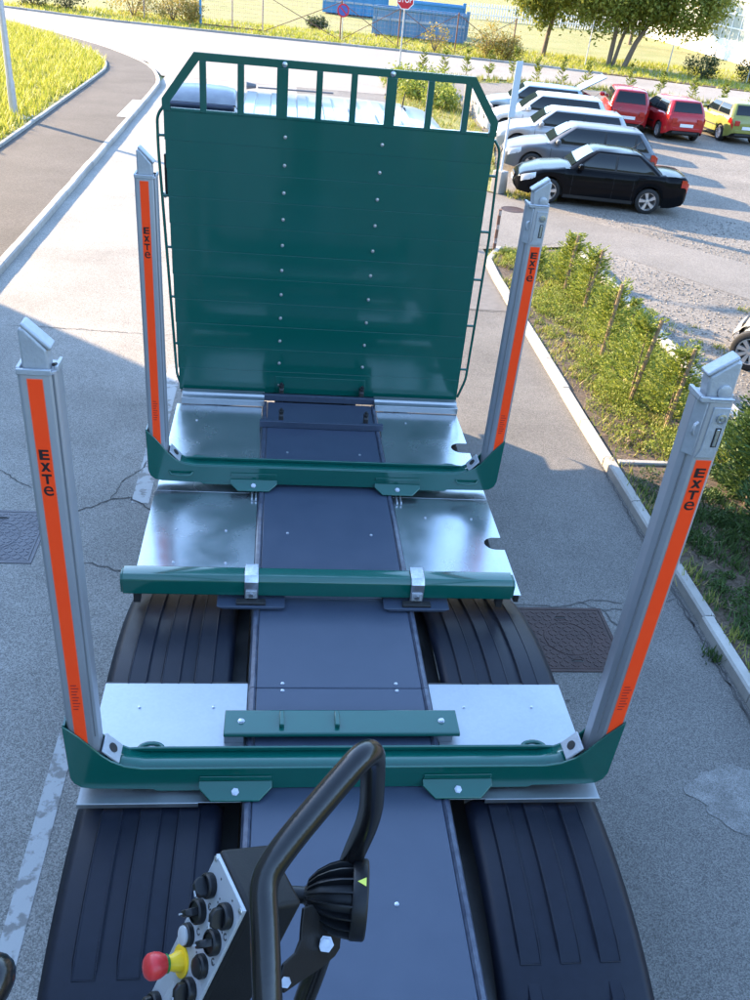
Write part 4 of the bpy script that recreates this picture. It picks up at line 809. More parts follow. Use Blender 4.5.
    if not open_hatch:
        rw = 0.20 if kind != 'sedan' else 0.12
        pane('rear_window', [(rx(rw), wf(rw)*0.95, zbl+(zrf-zbl)*rw), (rx(rw), -wf(rw)*0.95, zbl+(zrf-zbl)*rw), (rx(a1), -wf(a1)*0.95, zbl+(zrf-zbl)*a1), (rx(a1), wf(a1)*0.95, zbl+(zrf-zbl)*a1)])
    Lc = fb-rb; xB = (fb+rb)/2-0.02*Lc; xB = xB if kind != 'sedan' else -0.28
    for sg in (1, -1):
        s0, s1 = 0.13, 0.86
        pane('window_trim', [gh(0.07, fx(0.07)-0.13, sg), gh(0.07, rx(0.07)+0.16, sg), gh(0.92, rx(0.92)+0.15, sg), gh(0.92, fx(0.92)-0.11, sg)], 'trim', 0.003)
        pane('front_window', [gh(s0, fx(s0)-0.17, sg), gh(s0, xB+0.03, sg), gh(s1, xB+0.03, sg), gh(s1, fx(s1)-0.15, sg)])
        if kind == 'estate':
            xC = rb+0.62; pane('rear_side_window', [gh(s0, xB-0.03, sg), gh(s0, xC+0.03, sg), gh(s1, xC+0.03, sg), gh(s1, xB-0.03, sg)]); pane('quarter_window', [gh(s0, xC-0.03, sg), gh(s0, rx(s0)+0.20, sg), gh(s1, rx(s1)+0.20, sg), gh(s1, xC-0.03, sg)])
        else: pane('rear_side_window', [gh(s0, xB-0.03, sg), gh(s0, rx(s0)+0.20, sg), gh(s1, rx(s1)+0.19, sg), gh(s1, xB-0.03, sg)])
        # door seams and sill line follow the flank
        def flank(x, q, off=0.003): y, z = side(x, q); return (x, sg*(y+off), z)
        q = MB()
        for x0 in (fx(0)-0.12, xB, max(xr+ra+0.08, rb+0.42) if kind != 'hatch' else xB):
            pts = [flank(x0, 0.12+0.8*i/7) for i in range(8)]; q.grid([[(p[0]-0.006, p[1], p[2]) for p in pts], [(p[0]+0.006, p[1], p[2]) for p in pts]])
        q.build('door_seam', 'seam', t, fix=False)
        q = MB(); pts = [x for x in np.linspace(xr+ra+0.05, xf-ra-0.05, 10)]
        q.grid([[flank(x, 0.40, 0.012) for x in pts], [flank(x, 0.45, 0.012) for x in pts]]).build('side_moulding', 'trim' if col != 'p_black' else col, t, fix=False)
        for x0 in (xB+0.14, rb+0.62 if kind == 'sedan' else xB-0.55):
            y, z = side(x0, 0.80); MB().box(x0-0.09, x0+0.09, sg*y-0.012, sg*y+0.022, z-0.014, z+0.014).build('door_handle', col, t, 0.006)
        MB().grid([[flank(x, 0.02, 0.004) for x in np.linspace(xr+ra+0.03, xf-ra-0.03, 8)], [flank(x, 0.13, 0.006) for x in np.linspace(xr+ra+0.03, xf-ra-0.03, 8)]]).build('sill', 'trim', t, fix=False)
        # mirrors, lights
        ym = wbm-0.02; xm2 = fx(0.1)-0.22
        mi = MB(); mi.lathe([(0, -0.10), (0.05, -0.095), (0.075, -0.05), (0.08, 0.03), (0.06, 0.09), (0, 0.10)], (xm2, sg*(ym+0.13), belt+0.075), (0, sg, 0), 12); mi.tube([(xm2+0.03, sg*(ym-0.03), belt+0.02), (xm2, sg*(ym+0.06), belt+0.06)], 0.025, 8); mi.build('mirror', col, t, smooth=60)
        hl = MB(); rows = []
        for i in range(6):
            x0 = h-0.075-0.09*i; y0, _ = side(x0, 0.8); zt_ = ip(top, x0); z0_ = zb(x0) if zb(x0) < 0.5 else 0.42
            rows.append([(x0+0.006, sg*(y0*0.955+0.006-0.18*(1 if i == 0 else 0)), zt_-0.035), (x0+0.008, sg*(y0+0.008-0.12*(i == 0)), zt_-0.10), (x0+0.008, sg*(y0+0.010-0.10*(i == 0)), zt_-0.19)])
        hl.grid(rows).build('headlight', 'lamp_clear', t, smooth=60)
        rows = []
        for i in range(5):
            x0 = -h+0.02+0.055*i; y0, _ = side(x0, 0.7); zt_ = min(ip(top, x0), 0.99); hi = 0.0 if kind == 'sedan' else 0.0
            rows.append([(x0-0.008, sg*(y0*0.985+0.008), zt_-0.06+hi), (x0-0.008, sg*(y0+0.012), zt_-0.14), (x0-0.008, sg*(y0+0.012), zt_-0.24)])
        MB().grid(rows).build('tail_light', 'lamp_red', t, smooth=60)
        yb = hw*0.71; MB().box(-h-0.016, -h+0.05, *sorted((sg*yb, sg*(yb-0.20))), 0.66, 0.84).build('tail_light', 'lamp_red', t, 0.015)
    MB().box(h-0.035, h+0.012, -0.30, 0.30, 0.36, 0.58).build('grille', 'trim', t, 0.02)
    MB().box(-h-0.012, -h+0.06, -hw*0.60, hw*0.60, 0.30, 0.385).build('rear_apron', 'trim', t, 0.015)
    MB().tube([(rt+0.2, 0, H), (rt-0.05, 0, H+0.22)], [0.008, 0.004], 6).build('aerial', 'trim', t)
    MB().box(-h-0.02, -h+0.03, -hw*0.64, hw*0.64, 0.40, 0.52).build('rear_bumper', col, t, 0.02)
    if plate:
        MB().box(-h-0.030, -h-0.015, -0.26, 0.26, 0.54, 0.65).build('number_plate', 'plate_white', t, 0.004); MB().box(h+0.010, h+0.022, -0.26, 0.26, 0.40, 0.50).build('number_plate', 'plate_white', t, 0.004)
    # wheels
    ty, rim, disc = wheel_meshes(r, wheel)
    for xc in (xf, xr):
        for sg in (1, -1):
            ww = piece('wheel', disc, t, (xc, sg*(hw-0.13), r), (0, 0, 0 if sg > 0 else PI)); piece('tyre', ty, ww, (0, 0, 0)); piece('rim', rim, ww, (0, 0, 0), (0, random.uniform(0, 2), 0))
    if open_hatch:
        q = MB(); a = Vector((rt+0.02, 0, H-0.02)); d2 = Vector((-0.86, 0, 0.50)); nrm = Vector((0.5, 0, 0.86)); 
        o = q.obox(a+d2*0.50, d2, (0, 1, 0), nrm, 0.50, hw*0.66, 0.025).build('tailgate', col, t, 0.02); MB().obox(a+d2*0.42-nrm*0.028, d2, (0, 1, 0), nrm, 0.28, hw*0.52, 0.004).build('tailgate_window', 'glass_car', o)
        MB().box(-h-0.01, -h+0.5, -hw*0.55, hw*0.55, 0.86, 1.26).build('boot_opening', 'trim', t, 0.01)
    return t
hd = (-0.988, 0.155)
car('parked_car', 'black sedan with five-spoke alloy wheels, nearest in the row of parked cars', (8.25, 23.10), hd, 'p_black', 'sedan', 4.55, 1.77, 1.43, 2.64, 'alloy', 0.32, scale=0.965)
car('parked_car', 'dark grey estate car parked directly behind the black sedan', (8.62, 26.35), hd, 'p_grey', 'estate', 4.5, 1.76, 1.46, 2.62, scale=0.98)
car('parked_car', 'silver hatchback, third from the front in the row of parked cars', (8.88, 29.25), hd, 'p_silver', 'hatch', 4.3, 1.75, 1.45, 2.6)
car('parked_car', 'white car between the silver hatchback and the pale blue car', (9.15, 32.2), hd, 'p_white', 'hatch', 4.25, 1.75, 1.50, 2.6)
car('parked_car', 'pale blue car with its boot lid raised at the far end of the row', (9.35, 35.15), hd, 'p_ltblue', 'hatch', 4.15, 1.72, 1.45, 2.5, open_hatch=True)
h2 = (0.29, 0.957)
car('parked_car', 'red tall hatchback seen from behind, beside the person in red', (13.5, 36.6), (0.22, 0.975), 'p_red', 'hatch', 3.9, 1.66, 1.52, 2.45, 'cover', 0.29)
car('parked_car', 'red hatchback parked at an angle between the other red car and the yellow one', (15.05, 35.75), (0.0, 1.0), 'p_red2', 'hatch', 3.85, 1.66, 1.42, 2.44, 'cover', 0.29)
car('parked_car', 'yellow green hatchback at the right edge, rear window towards the road', (17.75, 36.3), (-0.02, 1.0), 'p_yellow', 'hatch', 3.75, 1.66, 1.42, 2.42, 'cover', 0.285)
car('parked_car', 'silver car at the right edge of which only a wheel shows', (8.93, 12.05), (-0.80, 0.60), 'p_cream', 'hatch', 3.2, 1.68, 1.46, 2.5, 'cover', 0.31)

# ============================================================ PERSON bending into the boot
mat('shirt_red', (0.45, 0.012, 0.02), 0.8, 0, (0.38, 0.01, 0.015), 20, 1); mat('trousers', (0.02, 0.022, 0.03), 0.85); mat('skin', (0.50, 0.29, 0.20), 0.5); mat('hair', (0.025, 0.018, 0.014), 0.6)
def person(loc, rz):
    t = thing('person', 'person in a red top bending into the open boot of the pale blue car', 'person', loc, rz)
    J = {'pel': (0, 0, 0.92, .15), 'sp': (0.16, 0, 1.08, .145), 'ch': (0.36, 0, 1.20, .155), 'nk': (0.52, 0, 1.27, .06), 'hd': (0.62, 0, 1.30, .085), 'ht': (0.74, 0, 1.30, .085),
         'sl': (0.40, 0.19, 1.19, .07), 'el': (0.52, 0.24, 0.96, .05), 'wl': (0.74, 0.18, 0.92, .035), 'hl': (0.84, 0.16, 0.91, .035), 'sr': (0.40, -0.19, 1.19, .07), 'er': (0.52, -0.24, 0.96, .05), 'wr': (0.74, -0.18, 0.92, .035), 'hr': (0.84, -0.16, 0.91, .035),
         'kl': (0.04, 0.11, 0.50, .075), 'al': (-0.05, 0.11, 0.08, .05), 'tl': (0.10, 0.11, 0.04, .045), 'kr': (0.04, -0.11, 0.50, .075), 'ar': (-0.05, -0.11, 0.08, .05), 'tr': (0.10, -0.11, 0.04, .045), 'tpl': (0.02, 0.10, 0.80, .10), 'tpr': (0.02, -0.10, 0.80, .10)}
    E = [('pel', 'sp'), ('sp', 'ch'), ('ch', 'nk'), ('nk', 'hd'), ('hd', 'ht'), ('ch', 'sl'), ('sl', 'el'), ('el', 'wl'), ('wl', 'hl'), ('ch', 'sr'), ('sr', 'er'), ('er', 'wr'), ('wr', 'hr'), ('pel', 'tpl'), ('tpl', 'kl'), ('kl', 'al'), ('al', 'tl'), ('pel', 'tpr'), ('tpr', 'kr'), ('kr', 'ar'), ('ar', 'tr')]
    keys = list(J); me = bpy.data.meshes.new('body'); me.from_pydata([J[k][:3] for k in keys], [(keys.index(a), keys.index(c)) for a, c in E], [])
    o = bpy.data.objects.new('body', me); C.objects.link(o); md = o.modifiers.new('skin', 'SKIN'); o.modifiers.new('sub', 'SUBSURF').levels = 2
    for i, k in enumerate(keys): sv = me.skin_vertices[0].data[i]; sv.radius = (J[k][3],)*2; sv.use_root = (k == 'pel')
    dg = bpy.context.evaluated_depsgraph_get(); m2 = bpy.data.meshes.new_from_object(o.evaluated_get(dg)); o.modifiers.clear(); o.data = m2; m2.materials.clear()
    for m in ('shirt_red', 'trousers', 'skin'): m2.materials.append(MT[m])
    for p in m2.polygons:
        c = p.center; p.use_smooth = True
        p.material_index = 2 if (c.x > 0.535 and abs(c.y) < 0.13 and c.z > 1.1) or c.x > 0.72 else (1 if c.z < 0.93 and c.x < 0.3 else 0)
    o.parent = t
    MB().lathe([(0.0, -0.02), (0.07, -0.01), (0.098, 0.03), (0.103, 0.08), (0.085, 0.13), (0.04, 0.155), (0, 0.16)], (0.655, 0, 1.325), (0.75, 0, 0.66), 14).build('hair', 'hair', t, smooth=60)
    return t
person((11.75, 34.75, 0.004), math.atan2(0.155, -0.988))
# ============================================================ VEGETATION
leafmat('leaf_tree', [(0.13, 0.17, 0.028), (0.22, 0.25, 0.042), (0.31, 0.31, 0.06), (0.09, 0.125, 0.02)], 0.5)
leafmat('leaf_bush', [(0.195, 0.197, 0.030), (0.354, 0.271, 0.055), (0.460, 0.332, 0.097), (0.124, 0.136, 0.025)], 0.35)
leafmat('leaf_dark', [(0.022, 0.040, 0.014), (0.05, 0.075, 0.022), (0.085, 0.10, 0.03)], 0.25)
leafmat('leaf_thuja', [(0.13, 0.19, 0.028), (0.22, 0.27, 0.042), (0.31, 0.33, 0.06), (0.085, 0.14, 0.022)], 0.35)
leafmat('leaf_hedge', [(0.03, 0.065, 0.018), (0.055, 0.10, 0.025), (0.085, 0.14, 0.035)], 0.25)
leafmat('blade', [(0.145, 0.217, 0.026), (0.261, 0.290, 0.051), (0.362, 0.334, 0.087), (0.131, 0.174, 0.029), (0.435, 0.319, 0.145)], 0.35)
leafmat('blade_bright', [(0.203, 0.246, 0.017), (0.348, 0.362, 0.043), (0.450, 0.420, 0.087), (0.246, 0.290, 0.029)], 0.4)
leafmat('twig', [(0.17, 0.11, 0.07), (0.26, 0.18, 0.11), (0.11, 0.07, 0.045)], 0.0)
mat('bark', (0.20, 0.15, 0.11), 0.9, 0, (0.12, 0.09, 0.065), 12, 1.2, bump=0.6, bscale=30); mat('cane', (0.26, 0.19, 0.11), 0.8, 0, (0.18, 0.12, 0.07), 20, 1)

def quads(P, U, V, name, m, parent=None, tri=False, loc=None, kind=None):
    """P centres, U half-length, V half-width vectors: pointed leaf faces in one mesh"""
    n = len(P)
    if tri: co = np.stack([P-V, P+V, P+U], 1); k = 3
    else: co = np.stack([P-U, P-V*0.9+U*0.1, P+U, P+V*0.9+U*0.1], 1); k = 4
    me = bpy.data.meshes.new(name); me.vertices.add(n*k); me.vertices.foreach_set('co', co.reshape(-1).astype(np.float32))
    me.loops.add(n*k); me.loops.foreach_set('vertex_index', np.arange(n*k, dtype=np.int32)); me.polygons.add(n)
    me.polygons.foreach_set('loop_start', np.arange(0, n*k, k, dtype=np.int32)); me.polygons.foreach_set('loop_total', np.full(n, k, dtype=np.int32)); me.update(calc_edges=True); me.validate()
    me.materials.append(MT[m]); o = bpy.data.objects.new(name, me); C.objects.link(o); o.parent = parent
    if loc is not None: o.location = loc
    if kind: o['kind'] = kind
    return o
def unit(n): v = rng.normal(size=(n, 3)); return v/np.linalg.norm(v, axis=1)[:, None]
def leaves(cent, size, asp=0.5):
    n = len(cent); U = unit(n); W2 = unit(n); V = np.cross(U, W2); V /= np.linalg.norm(V, axis=1)[:, None]; s = size*rng.uniform(0.6, 1.3, (n, 1)); return cent, U*s, V*s*asp
def clumps(n_c, per, size, shape, spread):
    """shape(k) -> k clump centres"""
    c = shape(n_c); return np.repeat(c, per, 0)+rng.normal(size=(n_c*per, 3))*spread
def tree(loc, label, hgt, crown_c, crown_r, lean, nleaf, m='leaf_tree', r0=0.16, lsize=0.13):
    t = thing('tree', label, 'tree', (loc[0], loc[1], 0), 0, 'trees on the far field')
    top = Vector((lean[0], lean[1], hgt*0.72)); path = [Vector((0, 0, -0.1)), Vector((lean[0]*0.15, lean[1]*0.15, hgt*0.18)), Vector((lean[0]*0.5, lean[1]*0.5, hgt*0.45)), top]
    b = MB(); b.tube(path, [r0, r0*0.85, r0*0.6, r0*0.25], 10)
    for k in range(9):
        a = 2.4*k; s = 0.35+0.06*k; st_ = path[1].lerp(top, s); e = st_+Vector((math.cos(a)*crown_r[0]*0.7, math.sin(a)*crown_r[1]*0.7, crown_r[2]*(0.3+0.05*k))); b.tube([st_, st_.lerp(e, 0.5)+Vector((0, 0, 0.15)), e], [r0*0.4, r0*0.22, r0*0.06], 6)
    b.build('trunk', 'bark', t, smooth=60)
    def shape(k): p = unit(k)*np.cbrt(rng.uniform(0.12, 1, (k, 1))); return p*np.array(crown_r)*rng.uniform(0.8, 1.1, (k, 1))+np.array(crown_c)
    P = clumps(nleaf//45, 45, 0, shape, 0.34); quads(*leaves(P, lsize, 0.55), 'crown', m, t); return t
tree((17.9, 66.3), 'slim young tree leaning slightly, leftmost on the far field', 7.5, (0.2, 0, 4.2), (3.0, 2.4, 2.3), (0.9, 0, 0), 9500, r0=0.17, lsize=0.14)
tree((21.7, 63.4), 'tree with two upright trunks in the middle of the far field', 8.5, (0.2, 0.3, 4.3), (3.3, 2.6, 2.5), (0.3, 0, 0), 10000, r0=0.17, lsize=0.14)
tree((21.95, 63.3), 'thin second stem rising beside the middle tree', 8.0, (1.6, 0.3, 4.2), (2.2, 2.0, 2.0), (1.6, 0, 0), 3500, r0=0.13)
tree((22.6, 62.9), 'tree with the most slanted trunk on the far field', 8.0, (3.3, 0.4, 4.2), (3.2, 2.4, 2.2), (3.2, 0, 0), 9500, r0=0.19, lsize=0.14)
tree((31.0, 86.0), 'broad tree standing in front of the white building', 9, (0, 0, 6.0), (4.6, 3.5, 2.4), (0.3, 0, 0), 7000, lsize=0.16)
def bush(loc, r, label, n=1800, m='leaf_bush', lsize=0.075, group='bushes along the far verge', cat='bush'):
    t = thing('bush', label, cat, (loc[0], loc[1], 0.0), 0, group)
    b = MB()
    for k in range(9): a = 2.4*k; e = Vector((math.cos(a)*r[0]*0.6, math.sin(a)*r[1]*0.6, r[2]*1.5)); b.tube([(0, 0, -0.02), e*0.5+Vector((0, 0, 0.1)), e], [0.03, 0.02, 0.006], 5)
    b.build('stem', 'bark', t)
    def shape(k): p = unit(k)*np.cbrt(rng.uniform(0.1, 1, (k, 1))); p[:, 2] = p[:, 2]*0.95+0.95; return p*np.array(r)*rng.uniform(0.75, 1.15, (k, 1))
    P = clumps(n//24, 24, 0, shape, 0.15*max(r)); P[:, 2] = np.abs(P[:, 2]); quads(*leaves(P, lsize), 'foliage', m, t); return t
for (x, y, rx_, rz_, lab, m) in ((-16.6, 68.2, 1.2, .8, 'dark low bush at the left end of the far verge', 'leaf_dark'), (-14.2, 67.6, 1.3, 1.0, 'dark round bush on the far verge left of the fence', 'leaf_dark'), (-9.8, 66.5, 1.6, 1.0, 'large yellowish bush on the far verge left of the fence', 'leaf_bush'), (-7.2, 65.8, 1.3, 1.0, 'yellow green bush between the large bush and the fence', 'leaf_bush'), (-5.9, 65.4, 0.9, 0.9, 'small bush touching the left end of the fence', 'leaf_bush'),
        (12.9, 61.2, 1.2, 1.0, 'leafy bush at the right end of the blue container', 'leaf_bush'), (14.2, 60.8, .9, .8, 'smaller bush right of the leafy one by the blue container', 'leaf_bush'), (26.8, 59.8, 1.1, .8, 'dark round bush on the verge below the white building', 'leaf_dark'), (30.3, 60.2, 1.0, .8, 'second dark bush right of the round one near the white building', 'leaf_dark'), (2.4, 70.5, .8, .35, 'low dark heap of brush behind the fence', 'leaf_dark'),
        (9.5, 61.2, 1.0, .7, 'dry straggly bush in front of the blue container', 'leaf_bush')):
    bush((x, y), (rx_, rx_*0.8, rz_), lab, 1700 if 'dry' not in lab else 500, m)
for i, (x, y, r) in enumerate(((5.6, 39.5, 0.9), (6.3, 37.2, 0.8), (6.6, 42.0, 0.9), (5.3, 42.4, 0.8))):
    bush((x, y), (r, r*1.1, 0.45), ['spreading green shrub behind the headboard grille', 'low shrub nearest the concrete wall in front of the cars', 'shrub at the far end of the verge by the concrete wall', 'shrub nearest the stop sign'][i], 1500, 'leaf_thuja', group='shrubs on the verge beside the car row')
# hedge mass top right
P = rng.uniform(0, 1, (9000, 3))*np.array([34, 5, 4.2])+np.array([26, 108, 0]); o = quads(*leaves(P, 0.24), 'far_hedge', 'leaf_dark', kind='stuff'); tag(o, 'dark tall hedge behind the white building', 'hedge')
def thuja(loc, hgt, rad, label, m='leaf_thuja', n=900, cane=None, group='young conifers in the planting strip', sz=0.030):
    t = thing('young_conifer', label, 'conifer', (loc[0], loc[1], loc[2]), 0, group)
    MB().tube([(0, 0, 0), (0.01, 0, hgt*0.9)], [0.022, 0.006], 6).build('stem', 'bark', t)
    # flat sprays: arching branchlets with scale leaves
    nb = max(10, n//22); Pc = []; Ud = []; Vd = []
    for k in range(nb):
        z0 = hgt*rng.uniform(0.05, 0.92); a = rng.uniform(0, 2*PI); ln = rad*(1.05-0.75*(z0/hgt))*rng.uniform(0.7, 1.25)
        d0 = np.array([math.cos(a), math.sin(a), rng.uniform(0.35, 0.9)]); d0 /= np.linalg.norm(d0); sidev = np.cross(d0, [0, 0, 1]); sidev /= np.linalg.norm(sidev)
        for j in range(22):
            s = rng.uniform(0.15, 1.0); o_ = sidev*rng.uniform(-1, 1)*ln*0.38*(1.1-s*0.8); p = np.array([0, 0, z0])+d0*ln*s+o_+np.array([0, 0, 0.10*s*s*ln])
            u = d0+sidev*np.sign(o_@sidev)*0.7+rng.normal(size=3)*0.25; u /= np.linalg.norm(u); Pc.append(p); Ud.append(u*sz*rng.uniform(0.7, 1.4)); v = np.cross(u, rng.normal(size=3)); v /= np.linalg.norm(v); Vd.append(v*sz*0.36)
    quads(np.array(Pc), np.array(Ud), np.array(Vd), 'foliage', m, t)
    if cane:
        c = thing('plant_stake', cane, 'wooden stake', (loc[0]-0.10, loc[1]-0.22, loc[2]), 0, 'wooden stakes supporting the young conifers'); MB().tube([(0, 0, -0.1), (0.16*random.uniform(0.3, 1.2), 0.04, hgt*1.02)], [0.032, 0.027], 7).build('cane', 'cane', c, smooth=50)
ord_ = ['farthest', 'second farthest', 'middle', 'fourth farthest', 'nearest']
for i, (x, y, hg, rd) in enumerate(((5.37, 15.47, 1.02, 0.50), (5.44, 14.52, 1.05, 0.54), (5.06, 12.29, 1.18, 0.60), (4.98, 10.75, 1.22, 0.60), (5.25, 10.05, 1.12, 0.55))):
    thuja((x, y, 0.085), hg, rd, ord_[i]+' of the five staked young conifers beside the right kerb', 'leaf_thuja', 3800, ord_[i]+' of the five wooden plant stakes beside the right kerb')
for i, (x, y, hg, rd) in enumerate(((5.9, 13.4, 0.55, 0.30), (5.75, 16.6, 0.6, 0.32), (5.0, 16.3, 0.5, 0.3))):
    thuja((x, y, 0.085), hg, rd, ['small bushy conifer by the low edge wall', 'small conifer at the driveway end of the planting strip', 'small conifer near the red and white post'][i], 'leaf_thuja', 1400)
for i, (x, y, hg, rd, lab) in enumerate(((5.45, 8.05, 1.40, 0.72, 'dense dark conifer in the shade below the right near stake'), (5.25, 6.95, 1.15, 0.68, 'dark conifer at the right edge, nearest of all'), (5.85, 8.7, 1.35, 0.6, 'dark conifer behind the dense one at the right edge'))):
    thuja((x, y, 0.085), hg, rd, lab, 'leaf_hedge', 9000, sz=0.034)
for i, (x, y) in enumerate(((7.0, 48.6), (8.2, 49.3), (9.5, 49.9), (10.7, 50.0), (12.0, 50.1), (13.3, 50.0), (14.6, 49.85), (15.9, 49.6), (18.0, 49.0), (19.5, 48.4), (21.0, 47.8), (22.4, 47.2), (23.8, 46.7))):
    thuja((x, y-0.35, 0.03), random.uniform(1.15, 1.6), 0.38, '%s young conifer, counted from the left, along the far road' % ['first', 'second', 'third', 'fourth', 'fifth', 'sixth', 'seventh', 'eighth', 'ninth', 'tenth', 'eleventh', 'twelfth', 'thirteenth'][i], 'leaf_thuja', 700, group='young conifers in a row along the far road', sz=0.060)
# grass: blades and weeds
def grass(name, n, area, z, hmin, hmax, m, label, wid=0.010, mask=None, clump=1):
    x = rng.uniform(area[0], area[1], n); y = rng.uniform(area[2], area[3], n)
    if mask is not None: k = mask(x, y); x, y = x[k], y[k]
    if clump > 1:
        x = np.repeat(x, clump)+rng.normal(size=len(x)*clump)*0.05; y = np.repeat(y, clump)+rng.normal(size=len(y)*clump)*0.05
    k = len(x); P = np.stack([x, y, np.full(k, z)], 1); a = rng.uniform(0, 2*PI, k); hh = rng.uniform(hmin, hmax, k)
    U = np.stack([np.cos(a)*hh*rng.uniform(.2, .9, k), np.sin(a)*hh*rng.uniform(.2, .9, k), hh], 1); V = np.stack([-np.sin(a)*wid, np.cos(a)*wid, np.zeros(k)], 1)
    o = quads(P, U, V, name, m, tri=True, kind='stuff'); return tag(o, label, 'grass')
noise2 = lambda x, y, s, ph: np.sin(x*s+ph)*np.cos(y*s*0.8+ph*1.7)+0.6*np.sin(x*s*2.3+y*s*1.1+ph)
grass('weeds', 4200, (4.24, 6.18, 8.95, 17.7), 0.08, 0.03, 0.12, 'blade', 'yellow green weeds and grass covering the planting strip', 0.010, lambda x, y: (noise2(x, y, 3.1, .4) > -0.75) & ((x > 4.75+0.25*np.sin(y*2.1)) | (rng.uniform(size=len(x)) < 0.35)), 7)
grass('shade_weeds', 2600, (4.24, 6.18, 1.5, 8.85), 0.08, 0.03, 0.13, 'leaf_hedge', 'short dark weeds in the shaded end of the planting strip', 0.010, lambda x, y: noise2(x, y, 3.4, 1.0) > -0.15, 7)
grass('kerb_weeds', 60, (4.20, 4.26, 3, 9), 0.08, 0.05, 0.14, 'blade', 'tufts of weeds growing along the right kerb', 0.008, None, 9)
grass('kerb_tuft', 1, (3.98, 4.0, 5.55, 5.6), 0.0, 0.05, 0.13, 'leaf_hedge', 'single tuft of weed in the gutter of the right kerb', 0.008, None, 70)
grass('bank_grass', 9000, (-15, -7.1, 20, 55), 0.13, 0.12, 0.38, 'blade_bright', 'bright yellow green grass on the bank left of the footway', 0.022, lambda x, y: x < np.interp(y, [p[1] for p in bank], [p[0] for p in bank])-0.08, 6)
grass('verge_grass', 3500, (-18, 16, 60.3, 70), -0.04, 0.10, 0.30, 'blade_bright', 'grass growing along the far side of the far road', 0.03, lambda x, y: y > np.interp(x, [p[0] for p in far_top], [p[1] for p in far_top])+0.25, 4)
grass('verge_grass', 2500, (16, 38, 54, 68), -0.04, 0.10, 0.30, 'blade_bright', 'grass at the foot of the trees on the far field', 0.03, lambda x, y: y > np.interp(x, [p[0] for p in far_top], [p[1] for p in far_top])+0.25, 4)
grass('row_grass', 1800, (7.5, 26, 44, 51), 0.0, 0.10, 0.35, 'blade', 'dry grass under the row of young conifers along the far road', 0.025, lambda x, y: np.abs(y-np.interp(x, [7, 12, 17.2, 21, 23.8, 26], [46.9, 48.9, 48.6, 47.1, 46.0, 45.3])) < 0.7, 5)
grass('side_verge_grass', 1500, (4.3, 8.0, 24.5, 46), 0.03, 0.06, 0.22, 'blade', 'patchy grass on the verge in front of the parked cars', 0.014, lambda x, y: (x > 4.6) & (x < np.interp(y, [23, 30, 40, 46], [5.6, 7.0, 7.4, 8.2])), 6)
grass('lot_weeds', 110, (6.45, 9.2, 10.8, 15.2), 0.004, 0.03, 0.10, 'blade', 'sparse weeds on the gravel behind the low wall', 0.009, lambda x, y: noise2(x, y, 2.2, 2) > 0.2, 14)
grass('wall_foot_weeds', 60, (5.9, 7.2, 22.6, 23.6), 0.01, 0.05, 0.16, 'blade', 'weeds at the concrete base in front of the black car', 0.012, None, 12)
# leafy weed cushions
def cushions(name, n, area, rmin, rmax, m, label, mask, per=150, lsize=0.017):
    x = rng.uniform(area[0], area[1], n); y = rng.uniform(area[2], area[3], n); k = mask(x, y); x, y = x[k], y[k]; n = len(x)
    r = np.repeat(rng.uniform(rmin, rmax, (n, 1)), per, 0); c = np.repeat(np.stack([x, y, np.full(n, 0.08)], 1), per, 0); p = unit(n*per)*np.cbrt(rng.uniform(0.2, 1, (n*per, 1))); p[:, 2] = np.abs(p[:, 2])*rng.uniform(0.5, 1.3, n*per)
    o = quads(*leaves(c+p*r, lsize, 0.5), name, m, kind='stuff'); return tag(o, label, 'weeds')
cushions('weed_cushions', 900, (4.40, 6.14, 8.98, 17.6), 0.07, 0.24, 'leaf_thuja', 'low leafy yellow green weed cushions in the planting strip', lambda x, y: (noise2(x, y, 2.6, .9) > -0.75) & ((x > 4.8+0.25*np.sin(y*2.1)) | (rng.uniform(size=len(x)) < 0.25)))
cushions('dry_cushions', 90, (4.35, 6.1, 8.98, 17.4), 0.05, 0.14, 'twig', 'brown dried weed cushions between the green ones', lambda x, y: noise2(x, y, 2.6, 2.9) > 0.1, 120)
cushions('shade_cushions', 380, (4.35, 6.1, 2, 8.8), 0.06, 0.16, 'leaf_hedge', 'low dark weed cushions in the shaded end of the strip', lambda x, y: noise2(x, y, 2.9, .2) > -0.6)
# twigs and dry litter in the strip
n = 1500; P = np.stack([rng.uniform(4.22, 6.1, n), rng.uniform(2, 17.5, n), rng.uniform(0.09, 0.12, n)], 1); a = rng.uniform(0, 6.28, n)
U = np.stack([np.cos(a), np.sin(a), rng.uniform(-.2, .3, n)], 1)*rng.uniform(0.03, 0.14, (n, 1)); V = np.stack([-np.sin(a), np.cos(a), np.zeros(n)], 1)*0.005
tag(quads(P, U, V, 'litter', 'twig', kind='stuff'), 'dry twigs and dead leaves scattered in the planting strip', 'litter')
# loose stones on the lot
leafmat('stone', [(0.15, 0.14, 0.12), (0.22, 0.205, 0.185), (0.31, 0.29, 0.265), (0.10, 0.092, 0.083)], 0.0, 0.9)
n = 9000; yy = 9+13*rng.uniform(0, 1, n); xx = rng.uniform(6.42, 12.5, n); k = ~((xx+yy*0.78 > 21.3) & (xx+yy*0.78 < 24.2)); xx, yy = xx[k], yy[k]; n = len(xx)
base = np.array([(1, 0, 0), (0, 1, 0), (-1, 0, 0), (0, -1, 0), (0, 0, .8), (0, 0, -.4)]); V0 = base[None]*rng.uniform(0.6, 1.3, (n, 6, 1))*(rng.uniform(0.008, 0.028, (n, 1, 1))); ang = rng.uniform(0, 6.28, n)
ca, sa = np.cos(ang)[:, None], np.sin(ang)[:, None]; V1 = np.stack([V0[..., 0]*ca-V0[..., 1]*sa+xx[:, None], V0[..., 0]*sa+V0[..., 1]*ca+yy[:, None], V0[..., 2]+0.008], -1)
